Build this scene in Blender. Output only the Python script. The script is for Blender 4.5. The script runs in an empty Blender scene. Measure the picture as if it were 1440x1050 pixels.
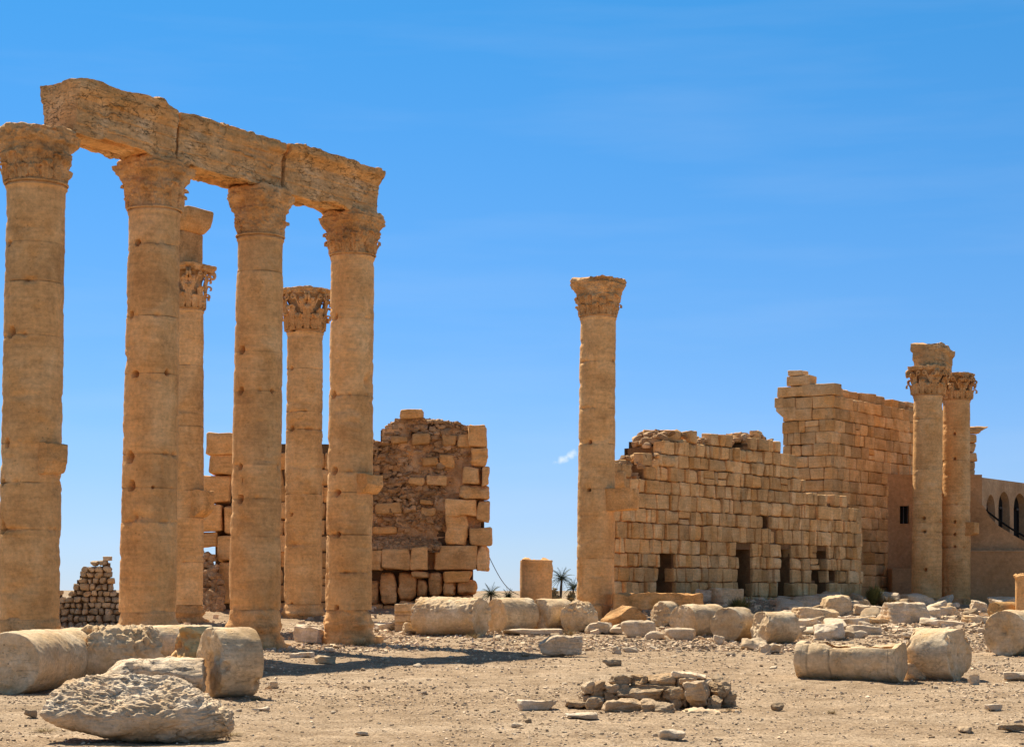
import bpy, math, random
import numpy as np
from mathutils import Vector

# ------------------------------------------------------------------ camera, sky, sun, exposure
SC = bpy.context.scene
COL = SC.collection
F, CX, HY, EH = 2600.0, 720.0, 832.0, 1.65      # focal length in photo px, principal x, horizon y, eye height
cam = bpy.data.objects.new('camera', bpy.data.cameras.new('camera'))
COL.objects.link(cam)
cam.location = (0, 0, EH)
cam.rotation_euler = (math.radians(90), 0, 0)
cam.data.sensor_fit = 'HORIZONTAL'
cam.data.sensor_width = 36
cam.data.lens = 36 * F / 1440
cam.data.shift_y = (HY - 525) / 1440
cam.data.clip_start = 0.1
cam.data.clip_end = 30000
SC.camera = cam

SUN_EL, SUN_AZ = math.radians(54), math.radians(-30)       # azimuth from +Y, negative to the left
sv = Vector((math.sin(SUN_AZ) * math.cos(SUN_EL), math.cos(SUN_AZ) * math.cos(SUN_EL), math.sin(SUN_EL)))
sun = bpy.data.objects.new('sun', bpy.data.lights.new('sun', 'SUN'))
COL.objects.link(sun)
sun.data.energy = 3.6
sun.data.angle = math.radians(0.53)
sun.data.color = (1.0, 0.92, 0.79)
sun.rotation_euler = sv.to_track_quat('Z', 'Y').to_euler()
sun.location = sv * 200

world = bpy.data.worlds.new('World')
SC.world = world
world.use_nodes = True
wn, wl = world.node_tree.nodes, world.node_tree.links
wn.clear()
w_out = wn.new('ShaderNodeOutputWorld')
w_bg = wn.new('ShaderNodeBackground')
w_sky = wn.new('ShaderNodeTexSky')
w_sky.sky_type = 'NISHITA'
w_sky.sun_disc = False
w_sky.sun_elevation = SUN_EL
w_sky.sun_rotation = SUN_AZ
w_sky.altitude = 400
w_sky.air_density = 1.0
w_sky.dust_density = 0.0
w_sky.ozone_density = 3.0
w_hsv = wn.new('ShaderNodeHueSaturation')
w_hsv.inputs['Saturation'].default_value = 1.0
w_hsv.inputs['Value'].default_value = 1.0
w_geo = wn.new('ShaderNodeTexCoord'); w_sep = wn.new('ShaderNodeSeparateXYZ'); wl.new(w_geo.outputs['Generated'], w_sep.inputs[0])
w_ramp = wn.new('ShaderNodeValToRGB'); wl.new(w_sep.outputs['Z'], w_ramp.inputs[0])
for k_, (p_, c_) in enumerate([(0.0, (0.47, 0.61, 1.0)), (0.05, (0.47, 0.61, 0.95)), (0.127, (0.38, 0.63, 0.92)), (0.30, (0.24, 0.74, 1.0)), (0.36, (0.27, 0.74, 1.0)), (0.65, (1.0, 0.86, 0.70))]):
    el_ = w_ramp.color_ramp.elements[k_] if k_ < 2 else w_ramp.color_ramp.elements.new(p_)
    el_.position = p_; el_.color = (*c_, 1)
w_mul = wn.new('ShaderNodeMixRGB'); w_mul.blend_type = 'MULTIPLY'; w_mul.inputs[0].default_value = 1.0      # tints visible sky bluer; warms the unseen sky overhead to cut blue fill light
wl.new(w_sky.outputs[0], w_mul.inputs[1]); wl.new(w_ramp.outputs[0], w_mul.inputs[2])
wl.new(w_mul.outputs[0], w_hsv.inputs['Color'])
# one tiny white cloud low in the sky, and faint cirrus, both fixed in sky directions
w_tc = wn.new('ShaderNodeTexCoord')
def vmath(op, a, b=None):
    n = wn.new('ShaderNodeVectorMath'); n.operation = op
    for i, s in enumerate((a, b)):
        if s is None: continue
        if hasattr(s, 'links'): wl.new(s, n.inputs[i])
        else: n.inputs[i].default_value = s
    return n
def smath(op, a, b=None, clamp=False):
    n = wn.new('ShaderNodeMath'); n.operation = op; n.use_clamp = clamp
    for i, s in enumerate((a, b)):
        if s is None: continue
        if hasattr(s, 'links'): wl.new(s, n.inputs[i])
        else: n.inputs[i].default_value = s
    return n.outputs[0]
cdir = Vector(((797 - CX) / F, 1, (HY - 643) / F)).normalized()
rel = vmath('SUBTRACT', w_tc.outputs['Generated'], cdir)
rot = wn.new('ShaderNodeVectorRotate'); rot.rotation_type = 'Y_AXIS'
wl.new(rel.outputs[0], rot.inputs['Vector']); rot.inputs['Angle'].default_value = math.radians(28)
scl = vmath('MULTIPLY', rot.outputs[0], (1 / 0.0058, 0, 1 / 0.0022))
ln = vmath('LENGTH', scl.outputs[0])
cno = wn.new('ShaderNodeTexNoise'); cno.inputs['Scale'].default_value = 260; cno.inputs['Detail'].default_value = 5
wl.new(w_tc.outputs['Generated'], cno.inputs['Vector'])
m1 = smath('SUBTRACT', 1.15, ln.outputs['Value'])
m2 = smath('ADD', m1, smath('MULTIPLY', smath('SUBTRACT', cno.outputs['Fac'], 0.5), 3.0))
cmask = smath('MULTIPLY', m2, 0.40, True)
mp = wn.new('ShaderNodeMapping'); mp.inputs['Scale'].default_value = (3, 3, 26); mp.inputs['Rotation'].default_value = (0, 0.12, 0)
wl.new(w_tc.outputs['Generated'], mp.inputs['Vector'])
ci = wn.new('ShaderNodeTexNoise'); ci.inputs['Scale'].default_value = 1.6; ci.inputs['Detail'].default_value = 6
wl.new(mp.outputs[0], ci.inputs['Vector'])
cir = smath('MULTIPLY', smath('SUBTRACT', ci.outputs['Fac'], 0.48, True), 0.22, True)
mix0 = wn.new('ShaderNodeMixRGB'); mix0.inputs['Color2'].default_value = (6.5, 7.0, 7.6, 1)
wl.new(cir, mix0.inputs['Fac']); wl.new(w_hsv.outputs[0], mix0.inputs['Color1'])
mix1 = wn.new('ShaderNodeMixRGB'); mix1.inputs['Color2'].default_value = (9, 9, 9.4, 1)
wl.new(cmask, mix1.inputs['Fac']); wl.new(mix0.outputs[0], mix1.inputs['Color1'])
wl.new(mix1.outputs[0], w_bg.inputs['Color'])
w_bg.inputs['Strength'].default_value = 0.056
wl.new(w_bg.outputs[0], w_out.inputs['Surface'])

SC.view_settings.view_transform = 'Standard'
SC.view_settings.look = 'None'
SC.view_settings.gamma = 1
SC.view_settings.use_curve_mapping = False
SC.view_settings.exposure = 1.2
SC.render.engine = 'CYCLES'
SC.cycles.max_bounces = 8
SC.cycles.diffuse_bounces = 5

# ------------------------------------------------------------------ numpy noise
def _hash(ix, iy, iz, seed):
    h = (ix.astype(np.uint32) * np.uint32(374761393) + iy.astype(np.uint32) * np.uint32(668265263)
         + iz.astype(np.uint32) * np.uint32(2147483647) + np.uint32((seed * 1013904223) & 0xffffffff))
    h = (h ^ (h >> np.uint32(13))) * np.uint32(1274126177)
    h = (h ^ (h >> np.uint32(15))) * np.uint32(2246822519)
    h = h ^ (h >> np.uint32(16))
    return h.astype(np.float64) / 4294967295.0 * 2 - 1
def vnoise(p, seed=0):
    p = np.asarray(p, float); i = np.floor(p).astype(np.int64); f = p - i
    w = f * f * f * (f * (f * 6 - 15) + 10)
    x, y, z = i[..., 0], i[..., 1], i[..., 2]; r = 0
    for dx in (0, 1):
        wx = w[..., 0] if dx else 1 - w[..., 0]
        for dy in (0, 1):
            wy = w[..., 1] if dy else 1 - w[..., 1]
            for dz in (0, 1):
                wz = w[..., 2] if dz else 1 - w[..., 2]
                r = r + wx * wy * wz * _hash(x + dx, y + dy, z + dz, seed)
    return r
def fbm(p, octv=4, seed=0, gain=0.5):
    p = np.asarray(p, float); r = 0; a = 1.0; t = 0
    for o in range(octv):
        r = r + a * vnoise(p * (2.03 ** o) + 17.3 * o, seed + o * 7); t += a; a *= gain
    return r / t * 1.6
def ridge(p, octv=3, seed=0):
    p = np.asarray(p, float); r = 0; a = 1.0; t = 0
    for o in range(octv):
        r = r + a * (1 - 2 * np.abs(vnoise(p * (2.03 ** o) + 11.1 * o, seed + o * 5))); t += a; a *= 0.5
    return r / t
def worley(p, seed=0):
    p = np.asarray(p, float); i0 = np.floor(p).astype(np.int64); best = np.full(p.shape[:-1], 9.0)
    for dx in (-1, 0, 1):
        for dy in (-1, 0, 1):
            for dz in (-1, 0, 1):
                c = i0 + np.array([dx, dy, dz]); x, y, z = c[..., 0], c[..., 1], c[..., 2]
                q = np.stack([x + 0.5 + 0.42 * _hash(x, y, z, seed), y + 0.5 + 0.42 * _hash(x, y, z, seed + 1), z + 0.5 + 0.42 * _hash(x, y, z, seed + 2)], -1)
                best = np.minimum(best, np.sqrt(((p - q) ** 2).sum(-1)))
    return best
def sstep(a, b, x):
    t = np.clip((np.asarray(x, float) - a) / (b - a), 0, 1); return t * t * (3 - 2 * t)

# ------------------------------------------------------------------ placing
def W(px, py, Y): return np.array([(px - CX) / F * Y, Y, EH + (HY - py) / F * Y])
W1A, W1B = np.array([4.5, 81.5]), np.array([18.9, 99.0])
W1D = (W1B - W1A) / np.linalg.norm(W1B - W1A); W1N = np.array([W1D[1], -W1D[0]])
def gz(x, y, fine=True):
    x = np.asarray(x, float); y = np.asarray(y, float)
    z = 0.5 * sstep(57, 74, y) + 0.45 * sstep(88, 108, y)
    z = z - 0.32 * (1 - sstep(24, 60, y))
    rx, ry = x - W1A[0], y - W1A[1]
    s = rx * W1D[0] + ry * W1D[1]; d = rx * W1N[0] + ry * W1N[1]
    z = z + (0.8 - 0.25 * sstep(8, 22, s)) * np.exp(-((d - 0.6) / 3.2) ** 2) * sstep(-3, 3, s) * (1 - sstep(22, 32, s))
    z = z + 0.42 * np.exp(-((y - 79.5) / 4.0) ** 2) * sstep(-16, -13, x) * (1 - sstep(-2.5, 0.5, x))
    z = z - 7.0 * sstep(135, 190, y)
    near = 1 - sstep(110, 160, y)
    p = np.stack([x, y, x * 0], -1)
    z = z + near * 0.05 * vnoise(p * 0.22, 3)
    if fine:
        z = z + near * (0.022 * fbm(p * 1.1, 3, 9) + 0.012 * fbm(p * 5.0, 2, 19))
    return z
def gpt(px, py):
    """where the ground is seen at photo pixel (px, py)"""
    Ys = np.arange(14, 130, 0.05)
    xs = (px - CX) / F * Ys
    yy = HY + (EH - gz(xs, Ys, False)) * F / Ys
    k = np.argmax(yy <= py)
    return np.array([xs[k], Ys[k], float(gz(xs[k], Ys[k]))])

# ------------------------------------------------------------------ mesh building
def gquads(nu, nv, wrap):
    """nu rows, nv columns (columns wrap if wrap)"""
    i = np.arange(nu - 1)[:, None]; j = np.arange(nv if wrap else nv - 1)[None, :]
    k = (j + 1) % nv
    return np.stack([i * nv + j, i * nv + k, (i + 1) * nv + k, (i + 1) * nv + j], -1).reshape(-1, 4)
class MB:
    def __init__(s): s.V = []; s.Q = []; s.T = []; s.tint = []; s.warm = []; s.n = 0
    def add(s, V, Q=None, T=None, tint=1.0, warm=0.0):
        V = np.asarray(V, float).reshape(-1, 3)
        if Q is not None and len(Q): s.Q.append(np.asarray(Q, int) + s.n)
        if T is not None and len(T): s.T.append(np.asarray(T, int) + s.n)
        s.V.append(V); s.n += len(V)
        s.tint.append(np.broadcast_to(np.asarray(tint, float), (len(V),)))
        s.warm.append(np.broadcast_to(np.asarray(warm, float), (len(V),)))
        return s
    def mesh(s, name, mat, origin=(0, 0, 0), smooth=True):
        V = np.concatenate(s.V) - np.asarray(origin, float)
        Q = np.concatenate(s.Q) if s.Q else np.zeros((0, 4), int)
        T = np.concatenate(s.T) if s.T else np.zeros((0, 3), int)
        me = bpy.data.meshes.new(name)
        me.vertices.add(len(V)); me.vertices.foreach_set('co', V.astype(np.float32).ravel())
        nl = Q.size + T.size
        me.loops.add(nl); me.loops.foreach_set('vertex_index', np.concatenate([Q.ravel(), T.ravel()]).astype(np.int32))
        me.polygons.add(len(Q) + len(T))
        st = np.concatenate([np.arange(len(Q)) * 4, len(Q) * 4 + np.arange(len(T)) * 3])
        me.polygons.foreach_set('loop_start', st.astype(np.int32))
        me.polygons.foreach_set('use_smooth', np.full(len(Q) + len(T), smooth))
        me.update(calc_edges=True)
        for nm, arr in (('tint', s.tint), ('warm', s.warm)):
            a = me.attributes.new(nm, 'FLOAT', 'POINT'); a.data.foreach_set('value', np.concatenate(arr).astype(np.float32))
        if mat: me.materials.append(mat)
        if smooth: me.set_sharp_from_angle(angle=math.radians(42))
        return me
    def build(s, name, mat, parent=None, origin=None, smooth=True):
        """verts are in world coordinates; the object's origin goes to `origin` (or to its parent's place)"""
        if parent is not None:
            g = parent; o = np.zeros(3)
            while g is not None: o = o + np.array(g.location); g = g.parent
            og = o
        else:
            og = np.zeros(3) if origin is None else np.asarray(origin, float)
        ob = bpy.data.objects.new(name, s.mesh(name, mat, og, smooth))
        COL.objects.link(ob)
        if parent is not None: ob.parent = parent
        else: ob.location = og
        return ob
def tag(o, label, cat, group=None):
    o['label'] = label; o['category'] = cat
    if group: o['group'] = group
    o['kind'] = 'thing'
    return o
def empty(name, loc, label, cat, group=None):
    o = bpy.data.objects.new(name, None); COL.objects.link(o); o.location = [float(v) for v in loc]
    o.empty_display_size = 0.3
    return tag(o, label, cat, group)
def vnormals(V, Q):
    a, b, c, d = (V[Q[:, k]] for k in range(4))
    n = np.cross(c - a, d - b); N = np.zeros_like(V)
    for k in range(4): np.add.at(N, Q[:, k], n)
    return N / (np.linalg.norm(N, axis=1, keepdims=True) + 1e-12)

# ------------------------------------------------------------------ materials
def stone(name, dark, mid, light, warm, scale=1.0, strata=0.35, bump=0.5, pits=0.5, crack=0.0, rough=0.95, fine=1.0, streak=0.0, patina=0.15):
    m = bpy.data.materials.new(name); m.use_nodes = True
    nd, lk = m.node_tree.nodes, m.node_tree.links
    b = nd['Principled BSDF']; b.inputs['Roughness'].default_value = rough
    b.inputs['Specular IOR Level'].default_value = 0.15
    def N(t, **k):
        n = nd.new(t)
        for a, v in k.items(): setattr(n, a, v)
        return n
    def link(a, bb): lk.new(a, bb)
    def math_(op, a, b2=None, clamp=False):
        n = N('ShaderNodeMath', operation=op, use_clamp=clamp)
        for i, s in enumerate((a, b2)):
            if s is None: continue
            if hasattr(s, 'links'): link(s, n.inputs[i])
            else: n.inputs[i].default_value = s
        return n.outputs[0]
    tc = N('ShaderNodeTexCoord'); oi = N('ShaderNodeObjectInfo')
    off = N('ShaderNodeVectorMath', operation='MULTIPLY'); link(oi.outputs['Random'], off.inputs[0]); off.inputs[1].default_value = (37, 53, 71)
    co = N('ShaderNodeVectorMath', operation='ADD'); link(tc.outputs['Object'], co.inputs[0]); link(off.outputs[0], co.inputs[1])
    co = co.outputs[0]
    def noise(sc, det=5, rgh=0.6, vec=None, dist=0.0):
        n = N('ShaderNodeTexNoise'); n.inputs['Scale'].default_value = sc; n.inputs['Detail'].default_value = det
        n.inputs['Roughness'].default_value = rgh; n.inputs['Distortion'].default_value = dist
        link(vec or co, n.inputs['Vector']); return n.outputs['Fac']
    def mapped(sx, sy, sz):
        n = N('ShaderNodeMapping'); n.inputs['Scale'].default_value = (sx, sy, sz); link(co, n.inputs['Vector']); return n.outputs[0]
    n1 = noise(0.75 * scale, 7, 0.62, None, 0.4)
    ra = N('ShaderNodeValToRGB'); link(n1, ra.inputs[0]); e = ra.color_ramp.elements
    e[0].position = 0.33; e[0].color = (*dark, 1); e[1].position = 0.68; e[1].color = (*light, 1)
    x = e.new(0.5); x.color = (*mid, 1)
    aw = N('ShaderNodeAttribute', attribute_name='warm'); at = N('ShaderNodeAttribute', attribute_name='tint')
    n3 = noise(1.7 * scale, 5, 0.6)
    wf = math_('ADD', math_('MULTIPLY', math_('SUBTRACT', n3, 0.52, True), 2.6, True), aw.outputs['Fac'], True)
    mw = N('ShaderNodeMixRGB'); link(math_('MULTIPLY', wf, 0.75), mw.inputs[0]); link(ra.outputs[0], mw.inputs[1]); mw.inputs[2].default_value = (*warm, 1)
    st = noise(1.3 * scale, 7, 0.65, mapped(0.7, 0.7, 5.5), 0.5)
    nf = noise(9 * scale, 8, 0.72)
    val = math_('ADD', math_('MULTIPLY', math_('SUBTRACT', st, 0.5), strata * 2.4), math_('MULTIPLY', math_('SUBTRACT', nf, 0.5), 1.15))
    if streak:
        sk = noise(2.2, 5, 0.6, mapped(1.6, 1.6, 0.16))
        val = math_('ADD', val, math_('MULTIPLY', math_('SUBTRACT', sk, 0.5), streak))
    pa = noise(0.8 * scale, 9, 0.72, None, 0.3); pb = noise(2.1 * scale, 9, 0.75)
    val = math_('SUBTRACT', val, math_('MULTIPLY', math_('MULTIPLY', math_('SUBTRACT', pa, 0.53, True), 9.0, True), patina))
    val = math_('ADD', val, math_('MULTIPLY', math_('MULTIPLY', math_('SUBTRACT', pb, 0.60, True), 12.0, True), patina * 0.8))
    vo = N('ShaderNodeTexVoronoi', feature='F1'); vo.inputs['Scale'].default_value = 7 * scale; link(co, vo.inputs['Vector'])
    pm = math_('MULTIPLY', math_('SUBTRACT', 0.20, vo.outputs['Distance'], True), 5.0, True)
    pm = math_('MULTIPLY', pm, math_('MULTIPLY', math_('SUBTRACT', n3, 0.44, True), 6.0, True))
    val = math_('SUBTRACT', val, math_('MULTIPLY', pm, pits * 0.55))
    hgt = math_('ADD', math_('MULTIPLY', nf, 0.55), math_('MULTIPLY', st, strata * 1.3))
    hgt = math_('SUBTRACT', hgt, math_('MULTIPLY', pm, pits))
    if crack:
        wv = N('ShaderNodeTexNoise'); wv.inputs['Scale'].default_value = 2.5; wv.inputs['Detail'].default_value = 4; link(co, wv.inputs['Vector'])
        ad = N('ShaderNodeMixRGB'); ad.blend_type = 'ADD'; ad.inputs[0].default_value = 0.45; link(mapped(1.5, 1.5, 4.2), ad.inputs[1]); link(wv.outputs['Color'], ad.inputs[2])
        vc = N('ShaderNodeTexNoise'); vc.inputs['Scale'].default_value = 0.9; vc.inputs['Detail'].default_value = 3; vc.inputs['Roughness'].default_value = 0.55; link(ad.outputs[0], vc.inputs['Vector'])
        cm = math_('MULTIPLY', math_('SUBTRACT', 0.011, math_('ABSOLUTE', math_('SUBTRACT', vc.outputs['Fac'], 0.5)), True), 90, True)
        v2 = N('ShaderNodeTexNoise'); v2.inputs['Scale'].default_value = 2.1; v2.inputs['Detail'].default_value = 3; link(ad.outputs[0], v2.inputs['Vector'])
        cm = math_('MAXIMUM', cm, math_('MULTIPLY', math_('SUBTRACT', 0.010, math_('ABSOLUTE', math_('SUBTRACT', v2.outputs['Fac'], 0.47)), True), 70, True))
        cm = math_('MULTIPLY', cm, math_('MULTIPLY', math_('SUBTRACT', noise(0.9, 3), 0.42, True), 7, True))
        val = math_('SUBTRACT', val, math_('MULTIPLY', cm, 0.5 * crack)); hgt = math_('SUBTRACT', hgt, math_('MULTIPLY', cm, 1.2 * crack))
    mul = math_('MULTIPLY', math_('MAXIMUM', math_('ADD', 1.0, val), 0.18), at.outputs['Fac'])
    fin = N('ShaderNodeVectorMath', operation='SCALE'); link(mw.outputs[0], fin.inputs[0]); link(mul, fin.inputs['Scale'])
    link(fin.outputs[0], b.inputs['Base Color'])
    bp = N('ShaderNodeBump'); bp.inputs['Strength'].default_value = bump; bp.inputs['Distance'].default_value = 0.05 * fine
    link(hgt, bp.inputs['Height']); link(bp.outputs[0], b.inputs['Normal'])
    return m
def plain(name, col, rough=0.9, var=0.25, sc=3.0):
    m = bpy.data.materials.new(name); m.use_nodes = True
    nd, lk = m.node_tree.nodes, m.node_tree.links; b = nd['Principled BSDF']
    b.inputs['Roughness'].default_value = rough; b.inputs['Specular IOR Level'].default_value = 0.15
    tc = nd.new('ShaderNodeTexCoord'); n = nd.new('ShaderNodeTexNoise'); n.inputs['Scale'].default_value = sc; n.inputs['Detail'].default_value = 6
    lk.new(tc.outputs['Object'], n.inputs['Vector'])
    r = nd.new('ShaderNodeValToRGB'); lk.new(n.outputs['Fac'], r.inputs[0])
    r.color_ramp.elements[0].position = 0.3; r.color_ramp.elements[1].position = 0.7
    r.color_ramp.elements[0].color = (*[c * (1 - var) for c in col], 1); r.color_ramp.elements[1].color = (*[min(1, c * (1 + var)) for c in col], 1)
    lk.new(r.outputs[0], b.inputs['Base Color'])
    bp = nd.new('ShaderNodeBump'); bp.inputs['Strength'].default_value = 0.25; bp.inputs['Distance'].default_value = 0.02
    lk.new(n.outputs['Fac'], bp.inputs['Height']); lk.new(bp.outputs[0], b.inputs['Normal'])
    return m
M_COL = stone('column_limestone', (0.63, 0.33, 0.122), (0.74, 0.415, 0.165), (0.82, 0.51, 0.235), (0.69, 0.32, 0.085), 1.0, 0.30, 0.45, 0.7, 0.0, streak=0.30, patina=0.16)
M_CAP = stone('weathered_capital_limestone', (0.54, 0.275, 0.10), (0.69, 0.38, 0.15), (0.80, 0.50, 0.24), (0.64, 0.29, 0.075), 1.6, 0.3, 0.8, 0.8, patina=0.35)
M_BEAM = stone('cracked_beam_limestone', (0.58, 0.305, 0.115), (0.72, 0.42, 0.175), (0.82, 0.54, 0.275), (0.66, 0.31, 0.08), 1.2, 0.45, 0.9, 0.5, 1.0, patina=0.16)
M_WALL = stone('wall_limestone', (0.62, 0.335, 0.125), (0.75, 0.435, 0.18), (0.84, 0.54, 0.265), (0.68, 0.31, 0.08), 1.3, 0.3, 0.8, 0.8, patina=0.22)
M_RUB = stone('rubble_core_stone', (0.32, 0.18, 0.085), (0.46, 0.28, 0.14), (0.60, 0.41, 0.24), (0.44, 0.22, 0.08), 2.2, 0.2, 0.9, 0.6)
M_CORE = stone('wall_core_mortar', (0.09, 0.052, 0.027), (0.13, 0.078, 0.04), (0.18, 0.11, 0.06), (0.13, 0.07, 0.03), 2.0, 0.2, 0.8, 0.4)
M_MORT = stone('joint_mortar', (0.16, 0.08, 0.032), (0.23, 0.12, 0.05), (0.31, 0.17, 0.075), (0.24, 0.11, 0.04), 2.0, 0.2, 0.7, 0.4)
M_DRUM = stone('fallen_drum_limestone', (0.54, 0.36, 0.19), (0.67, 0.48, 0.275), (0.79, 0.62, 0.40), (0.64, 0.35, 0.10), 1.4, 0.2, 0.7, 0.7, 0.35, patina=0.2)
M_PALE = stone('pale_loose_limestone', (0.50, 0.37, 0.23), (0.62, 0.48, 0.32), (0.74, 0.61, 0.45), (0.58, 0.36, 0.16), 2.2, 0.25, 0.7, 0.5)
M_BOULD = stone('layered_boulder_limestone', (0.58, 0.41, 0.245), (0.72, 0.545, 0.355), (0.82, 0.67, 0.48), (0.66, 0.40, 0.165), 1.8, 0.5, 1.0, 0.5, 0.6, patina=0.2)
M_FIELD = stone('field_stone', (0.40, 0.27, 0.15), (0.52, 0.37, 0.22), (0.64, 0.49, 0.32), (0.52, 0.31, 0.14), 3.0, 0.3, 0.8, 0.5)
M_GRAV = stone('gravel_stone', (0.42, 0.295, 0.18), (0.56, 0.415, 0.265), (0.72, 0.57, 0.40), (0.50, 0.31, 0.15), 3.0, 0.1, 0.3, 0.2)
M_PLAST = stone('brown_wall_plaster', (0.40, 0.215, 0.092), (0.47, 0.26, 0.118), (0.54, 0.315, 0.155), (0.44, 0.21, 0.08), 0.6, 0.12, 0.3, 0.2)
M_PLAST2 = stone('pale_wall_plaster', (0.38, 0.23, 0.115), (0.47, 0.30, 0.16), (0.56, 0.38, 0.215), (0.42, 0.22, 0.09), 0.6, 0.15, 0.3, 0.2, streak=0.3)
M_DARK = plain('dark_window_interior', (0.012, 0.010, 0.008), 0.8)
M_GRILL = plain('window_shutter_paint', (0.09, 0.08, 0.07), 0.6)
M_PALM = plain('palm_frond_green', (0.045, 0.062, 0.018), 0.6, 0.4, 1.0)
M_TRUNK = plain('palm_trunk_bark', (0.09, 0.065, 0.045), 0.95, 0.3, 6.0)
M_BUSH = plain('bush_leaf_green', (0.16, 0.15, 0.045), 0.7, 0.35, 9.0)
M_DRYG = plain('dry_grass_straw', (0.30, 0.21, 0.095), 0.8, 0.35, 9.0)
M_WIRE = plain('black_cable_sheath', (0.06, 0.055, 0.05), 0.6)

def ground_mat():
    m = bpy.data.materials.new('dusty_gravel_ground'); m.use_nodes = True
    nd, lk = m.node_tree.nodes, m.node_tree.links; b = nd['Principled BSDF']
    b.inputs['Roughness'].default_value = 1.0; b.inputs['Specular IOR Level'].default_value = 0.05
    tc = nd.new('ShaderNodeTexCoord')
    def noise(sc, det=6, rg=0.65):
        n = nd.new('ShaderNodeTexNoise'); n.inputs['Scale'].default_value = sc; n.inputs['Detail'].default_value = det
        n.inputs['Roughness'].default_value = rg; lk.new(tc.outputs['Object'], n.inputs['Vector']); return n.outputs['Fac']
    def ramp(f, stops):
        r = nd.new('ShaderNodeValToRGB'); lk.new(f, r.inputs[0]); e = r.color_ramp.elements
        e[0].position, e[0].color = stops[0][0], (*stops[0][1], 1); e[1].position, e[1].color = stops[-1][0], (*stops[-1][1], 1)
        for p, c in stops[1:-1]: x = e.new(p); x.color = (*c, 1)
        return r.outputs[0]
    c1 = ramp(noise(0.35, 7), [(0.34, (0.31, 0.215, 0.13)), (0.5, (0.37, 0.264, 0.165)), (0.68, (0.45, 0.336, 0.222))])
    g = ramp(noise(26, 6, 0.75), [(0.36, (0.30, 0.28, 0.26)), (0.5, (0.95, 0.95, 0.95)), (0.62, (1.4, 1.41, 1.42))])
    mx = nd.new('ShaderNodeMixRGB'); mx.blend_type = 'MULTIPLY'; mx.inputs[0].default_value = 1; lk.new(c1, mx.inputs[1]); lk.new(g, mx.inputs[2])
    g2 = ramp(noise(5, 5, 0.7), [(0.35, (0.78, 0.77, 0.75)), (0.6, (1.08, 1.08, 1.08))])
    mx2 = nd.new('ShaderNodeMixRGB'); mx2.blend_type = 'MULTIPLY'; mx2.inputs[0].default_value = 1; lk.new(mx.outputs[0], mx2.inputs[1]); lk.new(g2, mx2.inputs[2])
    g3 = ramp(noise(1.7, 7, 0.72), [(0.36, (0.76, 0.74, 0.71)), (0.5, (1, 1, 1)), (0.64, (1.2, 1.2, 1.19))])
    mx9 = nd.new('ShaderNodeMixRGB'); mx9.blend_type = 'MULTIPLY'; mx9.inputs[0].default_value = 1; lk.new(mx2.outputs[0], mx9.inputs[1]); lk.new(g3, mx9.inputs[2]); mx2 = mx9
    vo = nd.new('ShaderNodeTexVoronoi'); vo.inputs['Scale'].default_value = 22; lk.new(tc.outputs['Object'], vo.inputs['Vector'])
    sp = nd.new('ShaderNodeSeparateColor'); lk.new(vo.outputs['Color'], sp.inputs[0])
    gt = nd.new('ShaderNodeMath'); gt.operation = 'GREATER_THAN'; gt.inputs[1].default_value = 0.8; lk.new(sp.outputs[0], gt.inputs[0])
    lt = nd.new('ShaderNodeMath'); lt.operation = 'LESS_THAN'; lt.inputs[1].default_value = 0.34; lk.new(vo.outputs['Distance'], lt.inputs[0])
    mk = nd.new('ShaderNodeMath'); mk.operation = 'MULTIPLY'; lk.new(gt.outputs[0], mk.inputs[0]); lk.new(lt.outputs[0], mk.inputs[1])
    mk2 = nd.new('ShaderNodeMath'); mk2.operation = 'MULTIPLY'; mk2.inputs[1].default_value = 0.7; lk.new(mk.outputs[0], mk2.inputs[0])
    mx3 = nd.new('ShaderNodeMixRGB'); lk.new(mk2.outputs[0], mx3.inputs[0]); lk.new(mx2.outputs[0], mx3.inputs[1]); mx3.inputs[2].default_value = (0.52, 0.41, 0.30, 1)
    lk.new(mx3.outputs[0], b.inputs['Base Color'])
    h = nd.new('ShaderNodeMath'); h.operation = 'ADD'; lk.new(noise(30, 6, 0.75), h.inputs[0]); lk.new(mk.outputs[0], h.inputs[1])
    bp = nd.new('ShaderNodeBump'); bp.inputs['Strength'].default_value = 0.7; bp.inputs['Distance'].default_value = 0.03
    lk.new(h.outputs[0], bp.inputs['Height']); lk.new(bp.outputs[0], b.inputs['Normal'])
    return m
M_GROUND = ground_mat()

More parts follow.
